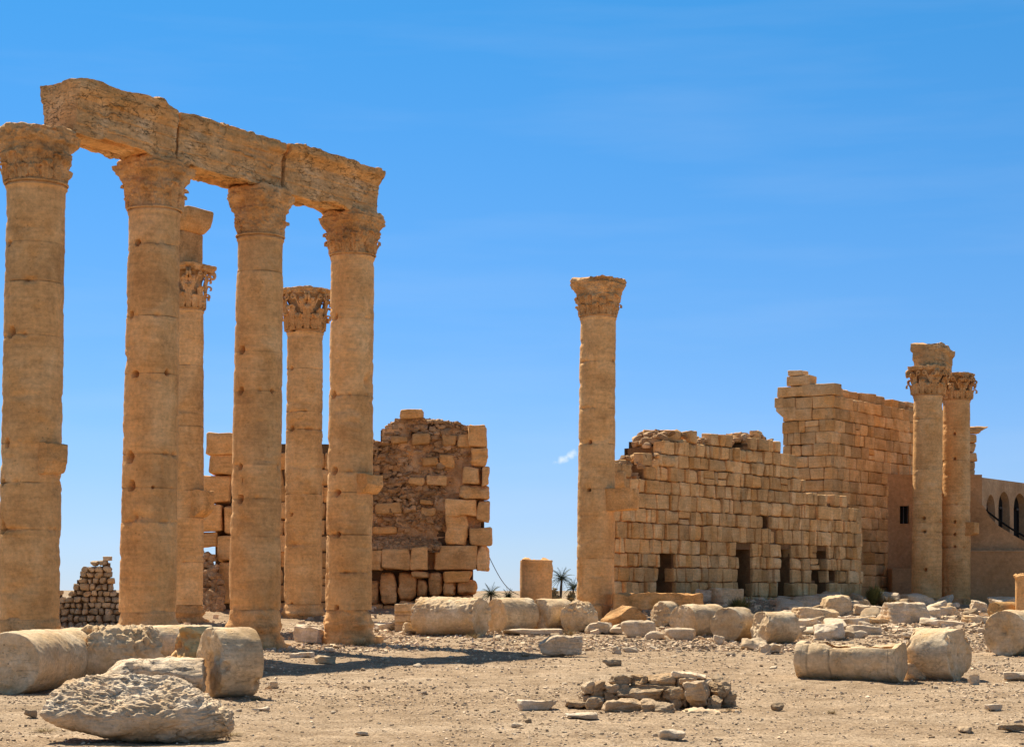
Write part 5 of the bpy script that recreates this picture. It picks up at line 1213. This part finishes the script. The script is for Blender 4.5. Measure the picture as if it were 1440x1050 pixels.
def foundation():
    Y = 73.5; sc = Y / F; x0, x1 = (862 - CX) * sc, (986 - CX) * sc; zt = EH + (HY - 834) * sc; g = np.array([(x0 + x1) / 2, Y, float(gz((x0 + x1) / 2, Y))])
    loop = []; pts = [(0.55, zt - 0.62), (0.55, zt), (-0.55, zt), (-0.55, zt - 0.62)]
    for i in range(4):
        a = np.array(pts[i]); b = np.array(pts[(i + 1) % 4]); k = max(1, int(np.linalg.norm(b - a) / 0.05))
        for j in range(k): loop.append(a + (b - a) * j / k)
    V, Q = sweep(np.array(loop), np.linspace(0, x1 - x0, 70), (x0, Y, 0), (1, 0, 0), (0, -1, 0), caps=8); V = rough(rough(V, 0.045, 1.6, 3), 0.02, 6, 4); V[:, 2] -= 0.12 * np.clip(fbm(V * 2, 3, 8), 0, 1) * (V[:, 2] > zt - 0.2)
    tag(MB().add(V, Q, warm=0.45).build('foundation_beam', M_CAP, origin=g), 'long low stone beam with orange face, behind the drums beside the lone column', 'stone beam')
    for i, (px, lab) in enumerate([(880, 'squarish support stone under the near end of the long low beam'), (955, 'shaded support stone under the far end of the long low beam')]):
        x = (px - CX) * sc; z0 = float(gz(x, Y)); V, Q = rock((0.6, 0.5, (zt - 0.60 - z0) / 2 + 0.06), 16, 60 + i, 4, 0.85, amp=0.03)
        tag(MB().add(V + np.array([x, Y, (zt - 0.60 + z0) / 2 - 0.03]), Q, tint=0.85).build('support_stone', M_CAP, origin=(x, Y, z0)), lab, 'stone')
foundation()

# ------------------------------------------------------------------ rubble field before the walls
big = [  # px, py foot, w, h, depth, label
    (1148, 874, 62, 17, 1.3, 'lower of two stacked pale blocks in the middle of the rubble field'),
    (1152, 857, 66, 18, 1.2, 'upper ragged pale block stacked in the middle of the rubble field'),
    (1118, 866, 30, 16, 0.9, 'white crumbly lump beside the two stacked pale blocks'),
    (1178, 868, 36, 30, 1.2, 'rounded rough block touching the stacked blocks of the rubble field'),
    (1274, 879, 58, 30, 1.3, 'squared pale block with an orange stain, just in front of the close pair of columns'),
    (1168, 900, 42, 20, 0.9, 'squarish low block with a straight front, behind the stone trough'),
    (1022, 851, 42, 22, 1.1, 'white-topped tilted block behind the smooth-faced drum, near the wall foot'),
    (991, 845, 24, 14, 0.8, 'round pale stone next to the white-topped tilted block near the wall foot'),
    (1206, 842, 22, 13, 0.8, 'pointed pale rock beside the green bush'),
    (1262, 848, 48, 8, 1.6, 'long flat slab lying behind the green bush'),
    (1114, 855, 50, 11, 1.2, 'low flat-topped slab at the near edge of the rubble field'),
    (1223, 866, 40, 12, 1.0, 'wide low stone between the stacked blocks and the orange-stained block'),
    (1207, 855, 34, 12, 1.0, 'low shaded stone behind the rounded rough block'),
    (1132, 886, 44, 13, 0.9, 'long low stone lying in front of the two stacked blocks'),
    (1205, 876, 46, 9, 0.9, 'flat stone in the middle of the rubble field'),
    (1229, 879, 40, 9, 0.9, 'flat pinkish stone beside the orange-stained block'),
    (1108, 872, 24, 12, 0.7, 'small block beside the squared-face drum'),
    (1312, 873, 22, 16, 0.7, 'small grey-white stone between the feet of the close pair of columns and the stout drum'),
    (1338, 866, 22, 12, 0.8, 'pale broken stone at the foot of the bare-topped column of the pair'),
    (1328, 882, 60, 7, 1.2, 'flat broad slab in front of the close pair of columns'),
    (1382, 848, 34, 10, 1.2, 'pale slab leaning behind the reddish drum end'),
    (1412, 847, 46, 14, 1.3, 'long tilted white slab above the reddish drum end'),
    (1425, 858, 54, 17, 1.6, 'wide white-topped block beyond the cut-off drum'),
    (1378, 861, 22, 16, 0.8, 'block standing next to the reddish drum end'),
    (1380, 876, 44, 8, 1.0, 'flat rough slab before the reddish drum end'),
    (1393, 892, 30, 7, 0.8, 'low slab beside the face of the cut-off drum'),
    (548, 886, 46, 10, 0.9, 'low flat stone next to the moulded block, before the broken wall'),
    (585, 892, 34, 12, 0.7, 'small dark block at the foot of the moulded block'),
    (430, 889, 26, 10, 0.7, 'flat-topped pale stone between two beam columns'),
    (424, 925, 30, 8, 0.6, 'long pale stone lying by the shadow of the beam columns'),
    (456, 932, 30, 12, 0.6, 'dark rounded stone lying in the shadow of the beam columns'),
    (434, 906, 38, 20, 0.7, 'brownish eroded lump between the flared bases of two beam columns'),
    (463, 916, 12, 6, 0.4, 'tiny white stone before the pale base of the far beam column'),
]
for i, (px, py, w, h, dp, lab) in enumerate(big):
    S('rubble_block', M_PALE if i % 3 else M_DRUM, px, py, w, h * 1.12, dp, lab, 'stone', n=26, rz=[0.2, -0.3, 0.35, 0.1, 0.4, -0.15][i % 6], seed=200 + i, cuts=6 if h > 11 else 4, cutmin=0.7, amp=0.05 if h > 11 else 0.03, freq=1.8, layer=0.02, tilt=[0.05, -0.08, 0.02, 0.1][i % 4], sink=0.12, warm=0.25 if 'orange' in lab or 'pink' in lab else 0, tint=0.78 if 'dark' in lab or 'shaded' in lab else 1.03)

# ------------------------------------------------------------------ the low stone hearth
def hearth():
    root_g = gpt(925, 995); root = empty('stone_hearth', root_g, 'knee-high ring of stacked flat stones, half tumbled, alone on the open gravel', 'stone hearth')
    qs = [(575, 240, 685, 318), (680, 250, 772, 312), (770, 240, 897, 312), (885, 240, 1062, 292), (905, 268, 1005, 320), (425, 280, 482, 350), (480, 282, 542, 362), (530, 290, 602, 345), (415, 340, 477, 380), (530, 335, 627, 384), (612, 316, 842, 374), (840, 312, 942, 372), (925, 320, 972, 402),
          (455, 363, 542, 424), (540, 378, 732, 437), (615, 368, 822, 402), (730, 375, 822, 437), (805, 392, 902, 442), (348, 378, 422, 407), (375, 388, 457, 420), (970, 280, 1092, 425), (1088, 290, 1147, 372), (1095, 268, 1152, 300), (1138, 290, 1187, 352), (1138, 345, 1212, 410), (1058, 370, 1102, 425),
          (1000, 330, 1042, 405), (900, 426, 1137, 464), (1133, 430, 1202, 470), (1198, 426, 1242, 452), (640, 290, 900, 330), (880, 345, 940, 420), (560, 300, 660, 345), (1085, 360, 1150, 425), (990, 268, 1080, 300)]
    rng = np.random.RandomState(6)
    for i, q in enumerate(qs):
        x0, y0, x1, y1 = (700 + q[0] / 3.6, 880 + q[1] / 3.6, 700 + q[2] / 3.6, 880 + q[3] / 3.6); cx, w, h = (x0 + x1) / 2, x1 - x0, y1 - y0
        up = (1001 - y1) / 1.0; yb = min(1003, max(996, y1)) if y1 > 985 else 998 - 0.10 * (985 - y1); g = gpt(cx, yb); Y = g[1] + (0.18 if y1 < 985 else 0.0) + (0.25 if q[0] > 885 and q[1] < 260 else 0); sc = Y / F
        V, Q = rock((w * sc / 2 * 1.03, 0.26 if i != 20 else 0.45, h * sc / 2 * 1.05), 26, 300 + i, 10, 0.60, p=26, amp=0.03, freq=3.5, layer=0.022); V = rotz(V, rng.uniform(-0.25, 0.25)); V = V @ rotm('y', rng.normal() * 0.05).T
        MB().add(V + np.array([(cx - CX) * sc, Y + 0.26, EH + (HY - (y0 + y1) / 2) * sc]), Q, tint=1.22 if i in (3, 27) else rng.uniform(0.72, 1.1), warm=max(0, rng.normal() * 0.3)).build('stone', M_PALE if i in (3, 27) else M_FIELD, root)
    # the back of the ring and its packed fill
    for k in range(16):
        t = k / 15.0; px = 828 + 190 * t; g = gpt(px, 996); Y = g[1] + 0.75 + 0.35 * math.sin(math.pi * t); sc = Y / F
        V, Q = rock((rng.uniform(0.12, 0.22), 0.2, 0.11), 12, 360 + k, 10, 0.6, p=24, amp=0.03); MB().add(V + np.array([(px - CX) * sc, Y, g[2] + 0.09]), Q, tint=rng.uniform(0.75, 1.1)).build('stone', M_FIELD, root)
        if 2 < k < 14:
            V, Q = rock((rng.uniform(0.12, 0.2), 0.18, 0.09), 12, 390 + k, 10, 0.6, p=24, amp=0.03); MB().add(V + np.array([(px - CX) * sc, Y - 0.05, g[2] + 0.26]), Q, tint=rng.uniform(0.75, 1.1)).build('stone', M_FIELD, root)
    g = gpt(925, 996); V, Q = rock((0.95, 0.40, 0.17), 30, 399, 5, 0.8, p=6, amp=0.05); MB().add(V + np.array([g[0], g[1] + 0.62, g[2] + 0.10]), Q, tint=0.85).build('earth_fill', M_FIELD, root)
hearth()

# ------------------------------------------------------------------ loose stones
def loose():
    rng = np.random.RandomState(77)
    near = [(757, 998, 60, 13, 'flat cracked white slab sunk in the gravel, nearest the hearth on its left', 'slab'), (818, 1011, 44, 7, 'thin white slab lying flush with the gravel in front of the hearth', 'slab'), (946, 1042, 38, 13, 'pale tilted flake of stone near the bottom of the view', 'stone'), (941, 1030, 26, 6, 'thin dark-edged flake behind the tilted pale flake', 'stone'), (729, 1024, 14, 5, 'little white chip left of the flush slab', 'stone'),
            (1365, 1010, 0, 0, '', ''), (1424, 1030, 36, 12, 'dark rough stone at the bottom frame edge, under the cut-off drum', 'stone'), (1358, 1030, 18, 7, 'small brown stone on the gravel under the stout drum', 'stone'), (1311, 1036, 14, 5, 'small white stone beside a brown stone, near the bottom of the view', 'stone'), (1430, 958, 34, 12, 'pale flat stone at the frame edge below the cut-off drum', 'stone'), (1369, 963, 18, 15, 'white cobble beside the stout drum, the largest of the pebbles there', 'stone'), (41, 1008, 15, 11, 'dark brown cobble on the gravel, left of the lumpy boulder', 'stone'), (383, 967, 13, 9, 'tan cobble in the shade beside the socketed drum', 'stone'), (1397, 1000, 22, 8, 'grey stone on the open gravel below the trough and drum', 'stone'),
            (508, 1035, 18, 6, 'white stone on the gravel right of the lumpy boulder tip', 'stone'), (345, 972, 30, 4, 'thin pale flake next to the socketed drum shadow', 'stone'), (365, 1000, 22, 4, 'flat white flake on the gravel between socketed drum and boulder tip', 'stone'), (860, 937, 28, 9, 'dark flat stone between the lone notched rock and the hearth', 'stone'), (886, 917, 20, 7, 'reddish flat stone on the gravel before the loaf-shaped stone', 'stone'), (867, 919, 12, 10, 'pale upright cobble beside the reddish flat stone', 'stone'), (1095, 1000, 14, 10, 'little dark pointed rock right of the hearth', 'stone')]
    for i, (px, py, w, h, lab, cat) in enumerate(near):
        if not w: continue
        S('loose_stone' if cat == 'stone' else 'flat_slab', M_FIELD if 'dark' in lab or 'brown' in lab else M_PALE, px, py, w, h, max(0.22, w * 0.006), lab, cat, n=18, rz=rng.uniform(-0.4, 0.4), seed=400 + i, cuts=8, amp=0.025, freq=3, layer=0.01, tint=0.7 if 'dark' in lab else 1.0)
    # copies of a few stone shapes
    base = []
    for v in range(8):
        V, Q = rock((0.5, 0.38, 0.24), 9, 500 + v, 9, 0.62, p=10, amp=0.035, freq=2.2, layer=0.012)
        base.append((MB().add(V, Q, tint=1.0).mesh('loose_stone', M_PALE), MB().add(V, Q, tint=0.8).mesh('loose_stone', M_FIELD)))
    n = 0
    regs = [('chunk of pale rubble lying before the long wall', 'rubble chunks before the walls', 'rubble_chunk', 170, (1095, 1330, 840, 900), (9, 44)),
            ('pale rubble chunk among the slabs before the plastered house', 'rubble chunks before the house', 'rubble_chunk', 34, (1335, 1470, 842, 915), (7, 20)),
            ('small loose stone on the gravel among the row of drums', 'loose stones around the drums', 'loose_stone', 66, (690, 1120, 882, 925), (5, 14)),
            ('small loose stone on the gravel around the beam columns', 'loose stones by the columns', 'loose_stone', 26, (380, 680, 890, 945), (5, 13)),
            ('small loose stone scattered on the open gravel', 'loose stones on open gravel', 'loose_stone', 56, (330, 1440, 935, 1046), (5, 12))]
    for lab, grp, nm, k, (x0, x1, y0, y1), (s0, s1) in regs:
        for _ in range(k):
            px, py = rng.uniform(x0, x1), y0 + (y1 - y0) * rng.rand() ** (1.25 if y0 < 930 else 1.0); g = gpt(px, py); w = (s0 + (s1 - s0) * rng.rand() ** 2.2) * g[1] / F
            o = bpy.data.objects.new(nm, base[rng.randint(8)][1 if rng.rand() < 0.3 else 0]); COL.objects.link(o)
            o.location = [float(v) for v in (g[0], g[1], g[2] + w * 0.12)]; o.rotation_euler = (rng.normal() * 0.2, rng.normal() * 0.2, rng.uniform(0, 6.28)); o.scale = (w * rng.uniform(0.8, 1.2), w * rng.uniform(0.8, 1.3), w * rng.uniform(0.6, 1.25)); tag(o, lab, 'stone', grp); n += 1
loose()
def gravel():
    rng = np.random.RandomState(12); mb = MB(); P = []; Sz = []
    for (k, y0, y1, s0, s1, pw) in [(17000, 18, 36, 0.012, 0.055, 3.0), (17000, 32, 58, 0.02, 0.08, 2.8), (24000, 52, 72, 0.035, 0.17, 2.6), (12000, 64, 96, 0.05, 0.36, 2.4)]:
        Y = np.sqrt(rng.uniform(y0 ** 2, y1 ** 2, k)); X = (rng.uniform(-0.36, 0.36, k)) * Y
        if y0 > 60: X = np.where(rng.rand(k) < 0.6, rng.uniform(0.03, 0.33, k) * Y, X)
        cl = vnoise(np.stack([X * 0.45, Y * 0.25, X * 0], -1), 5) + rng.uniform(-0.7, 0.7, k); m = cl > -0.45
        X, Y = X[m], Y[m]; sz = s0 + (s1 - s0) * rng.rand(len(X)) ** pw; P.append(np.stack([X, Y, gz(X, Y) + sz * 0.12], -1)); Sz.append(sz)
    # chips gathered round the big things
    for (px, py, wpx, k, s1) in [(1215, 880, 130, 2600, 0.30), (1150, 912, 100, 900, 0.2), (1340, 960, 60, 200, 0.08), (1390, 940, 60, 260, 0.1), (930, 1000, 130, 260, 0.06), (1030, 905, 140, 1000, 0.15), (880, 900, 140, 700, 0.13), (760, 893, 130, 400, 0.1), (1390, 880, 60, 500, 0.18), (480, 912, 110, 400, 0.1)]:
        g = gpt(px, py); X = g[0] + rng.normal(size=k) * wpx * g[1] / F * 0.5; Y = g[1] + rng.normal(size=k) * 1.6 - 0.2; sz = 0.02 + (s1 - 0.02) * rng.rand(k) ** 2.5; P.append(np.stack([X, Y, gz(X, Y) + sz * 0.12], -1)); Sz.append(sz)
    P = np.concatenate(P); Sz = np.concatenate(Sz); scatter_stones(mb, P, Sz, 3, 1, 0.75, 8, (0.45, 1.65))
    o = mb.build('gravel', M_GRAV, smooth=False); o['kind'] = 'stuff'
gravel()

# ------------------------------------------------------------------ plants
def blades(mb, c, k, h, spread, seed, w=0.012, bend=0.5):
    rng = np.random.RandomState(seed); Vs = []; Qs = []
    a = rng.uniform(0, 2 * math.pi, k); r0 = np.sqrt(rng.rand(k)) * spread * 0.35; lean = rng.uniform(0.05, 1.0, k) ** 0.8; hh = h * rng.uniform(0.5, 1.0, k)
    t = np.linspace(0, 1, 4); d = np.stack([np.cos(a), np.sin(a)], -1); sd = np.stack([-np.sin(a), np.cos(a)], -1); ph = rng.uniform(-0.6, 0.6, k)
    for j in range(4):
        out = r0 + spread * lean * t[j] ** 1.3; z = hh * (t[j] * (1.1 - 0.45 * lean * bend) - 0.25 * bend * lean * t[j] ** 2); ww = w * (1 - 0.85 * t[j])
        ctr = d * out[:, None] + sd * (ph * spread * 0.4 * t[j])[:, None]
        for sg in (-1, 1): Vs.append(np.column_stack([ctr + sd * sg * ww, z]))
    V = np.stack(Vs, 1) + np.asarray(c)[None, None]; Q = np.array([(0, 1, 3, 2), (2, 3, 5, 4), (4, 5, 7, 6)])
    QQ = (Q[None] + (np.arange(k) * 8)[:, None, None]).reshape(-1, 4); mb.add(V.reshape(-1, 3), QQ)
def tuft(name, mat, px, py, hpx, wpx, k, seed, label, cat, group=None, w=None):
    g = gpt(px, py); sc = g[1] / F; mb = MB(); blades(mb, g - np.array([0, 0, 0.02]), k, hpx * sc * 1.1, wpx * sc / 2, seed, w or max(0.006, 0.35 * sc))
    tag(mb.build(name, mat, origin=g), label, cat, group)
tuft('green_bush', M_BUSH, 1229, 850, 26, 26, 520, 1, 'spiky olive-green bush growing on the rubble in front of the tall wall', 'bush', w=0.03)
tuft('dry_bush', M_DRYG, 1246, 853, 15, 38, 360, 2, 'straw-brown dry bush beside the spiky green bush', 'bush', w=0.025)
tuft('dry_bush', M_BUSH, 1040, 862, 22, 38, 460, 3, 'low brownish-green bush behind the dark-faced drum', 'bush', w=0.025)
for i, (px, py, h, w, k, lab) in enumerate([(505, 908, 12, 44, 160, 'dry grass tuft at the pale base of the far beam column'), (445, 902, 16, 34, 160, 'dry grass clump on the eroded lump between two flared bases'), (1175, 955, 9, 20, 90, 'tiny dry tuft against the front of the stone trough'), (665, 898, 10, 26, 120, 'dry grass at the end of the crusted long drum'), (800, 893, 10, 30, 120, 'dry grass in front of the crumbled-top drum'), (738, 922, 7, 26, 80, 'thin dry grass left of the lone notched rock'), (1025, 1001, 7, 16, 60, 'small grass tuft at the tumbled side of the hearth'), (320, 1035, 9, 60, 150, 'dry grass patch at the low tip of the lumpy boulder'), (65, 1030, 8, 50, 120, 'dry grass patch left of the lumpy boulder'), (360, 985, 7, 26, 80, 'dry grass in the shade of the socketed drum'), (1170, 1003, 7, 26, 70, 'sparse dry tuft on the open gravel right of the hearth'), (555, 886, 10, 36, 120, 'dry grass on the low flat stone before the broken wall')]):
    tuft('dry_grass_tuft', M_DRYG, px, py, h, w, k, 30 + i, lab, 'grass tuft', 'dry grass tufts')

def palm(px, Y, ytop, ybase, spread_px, seed, label, trunk=True, nfr=34):
    sc = Y / F; x = (px - CX) * sc; zc = EH + (HY - ytop) * sc; z0 = float(gz(x, Y, False)); root = empty('palm_tree', (x, Y, z0), label, 'palm tree', 'date palms beyond the ruins')
    t = np.linspace(0, 1, 14); rng = np.random.RandomState(seed); lean = rng.normal() * 0.2
    path = np.stack([x + lean * t ** 2, Y + 0 * t, z0 - 0.2 + (zc - z0 + 0.2) * t], -1); V, Q = tube(path, 0.26 - 0.06 * t + 0.03 * np.sin(t * 60), 9); MB().add(V, Q).build('trunk', M_TRUNK, root)
    mb = MB(); top = path[-1]; R = spread_px * sc
    for i in range(nfr):
        a = i * 2.399; el = math.radians(82 - 118 * (i / nfr) + rng.normal() * 5); L = R * rng.uniform(1.0, 1.25); s = np.linspace(0, 1, 12); dirh = np.array([math.cos(a), math.sin(a), 0])
        out = L * (s * math.cos(el) * 0.95 + 0.12 * s ** 2); up = L * (s * math.sin(el) - 0.55 * s ** 2.2 * max(0.15, math.cos(el)))
        rc = top + np.outer(out, dirh) + np.outer(up, [0, 0, 1.0]); V, Q = tube(rc, 0.035 * (1.1 - s), 4); mb.add(V, Q)
        side = np.cross(dirh, [0, 0, 1.0]); m = 24; ss = np.linspace(0.12, 1, m); b = np.stack([np.interp(ss, s, rc[:, k]) for k in range(3)], -1)
        for sg in (-1, 1):
            ln = 0.17 * R * (1.15 - 0.8 * ss) + 0.1; tip = b + sg * side * (ln * 0.8)[:, None] + np.outer(-0.35 * ln, [0, 0, 1.0]) + dirh * (ln * 0.6)[:, None]
            wv = dirh * 0.045
            V = np.stack([b - wv, b + wv, tip], 1).reshape(-1, 3); mb.add(V, None, np.arange(m * 3).reshape(-1, 3))
    mb.build('crown', M_PALM, root, smooth=False)
palm(787, 300, 813, 845, 19, 1, 'taller date palm showing its trunk, between the column stub and the lone column')
palm(691, 300, 835, 845, 17, 2, 'date palm crown just rising over the crusted long drum, beside the broken wall')
palm(712, 330, 838, 845, 12, 3, 'small palm crown peeping out beside the column stub')
palm(806, 320, 826, 845, 13, 4, 'palm crown half hidden by the edge of the lone column')
def shrub(px, Y, ytop, wpx, seed, label, mat):
    sc = Y / F; x = (px - CX) * sc; z0 = float(gz(x, Y, False)); zt = EH + (HY - ytop) * sc; rng = np.random.RandomState(seed); k = 900; mb = MB(); d = rng.normal(size=(k, 3)); d /= np.linalg.norm(d, axis=1, keepdims=True); r = rng.rand(k) ** 0.4
    c = np.array([x, Y, (z0 + zt) / 2]) + d * r[:, None] * np.array([wpx * sc / 2, wpx * sc / 2, (zt - z0) / 2]); c = rough(c, 0.5, 0.6, seed); u = rng.normal(size=(k, 3)) * 0.2; v = rng.normal(size=(k, 3)) * 0.2
    mb.add(np.stack([c - u, c + v, c + u, c - v], 1).reshape(-1, 3), np.arange(k * 4).reshape(-1, 4), tint=1); tag(mb.build('distant_shrub', mat, origin=(x, Y, z0), smooth=False), label, 'shrub')
shrub(778, 290, 826, 18, 3, 'dusty brownish shrub below the taller date palm', M_DRYG)
shrub(806, 300, 828, 16, 5, 'dusty shrub below the palm crown at the lone column', M_DRYG)

# ------------------------------------------------------------------ slack cable
p0 = W(688, 783, 80.6); p1 = W(730, 836, 86.0); t = np.linspace(0, 1, 30)
pc = p0[None] + (p1 - p0)[None] * t[:, None]; pc[:, 2] -= 0.35 * np.sin(math.pi * t)
V, Q = tube(pc, 0.016, 6); tag(MB().add(V, Q).build('cable', M_WIRE, origin=p0), 'thin dark cable hanging slack from the end of the broken wall', 'cable')
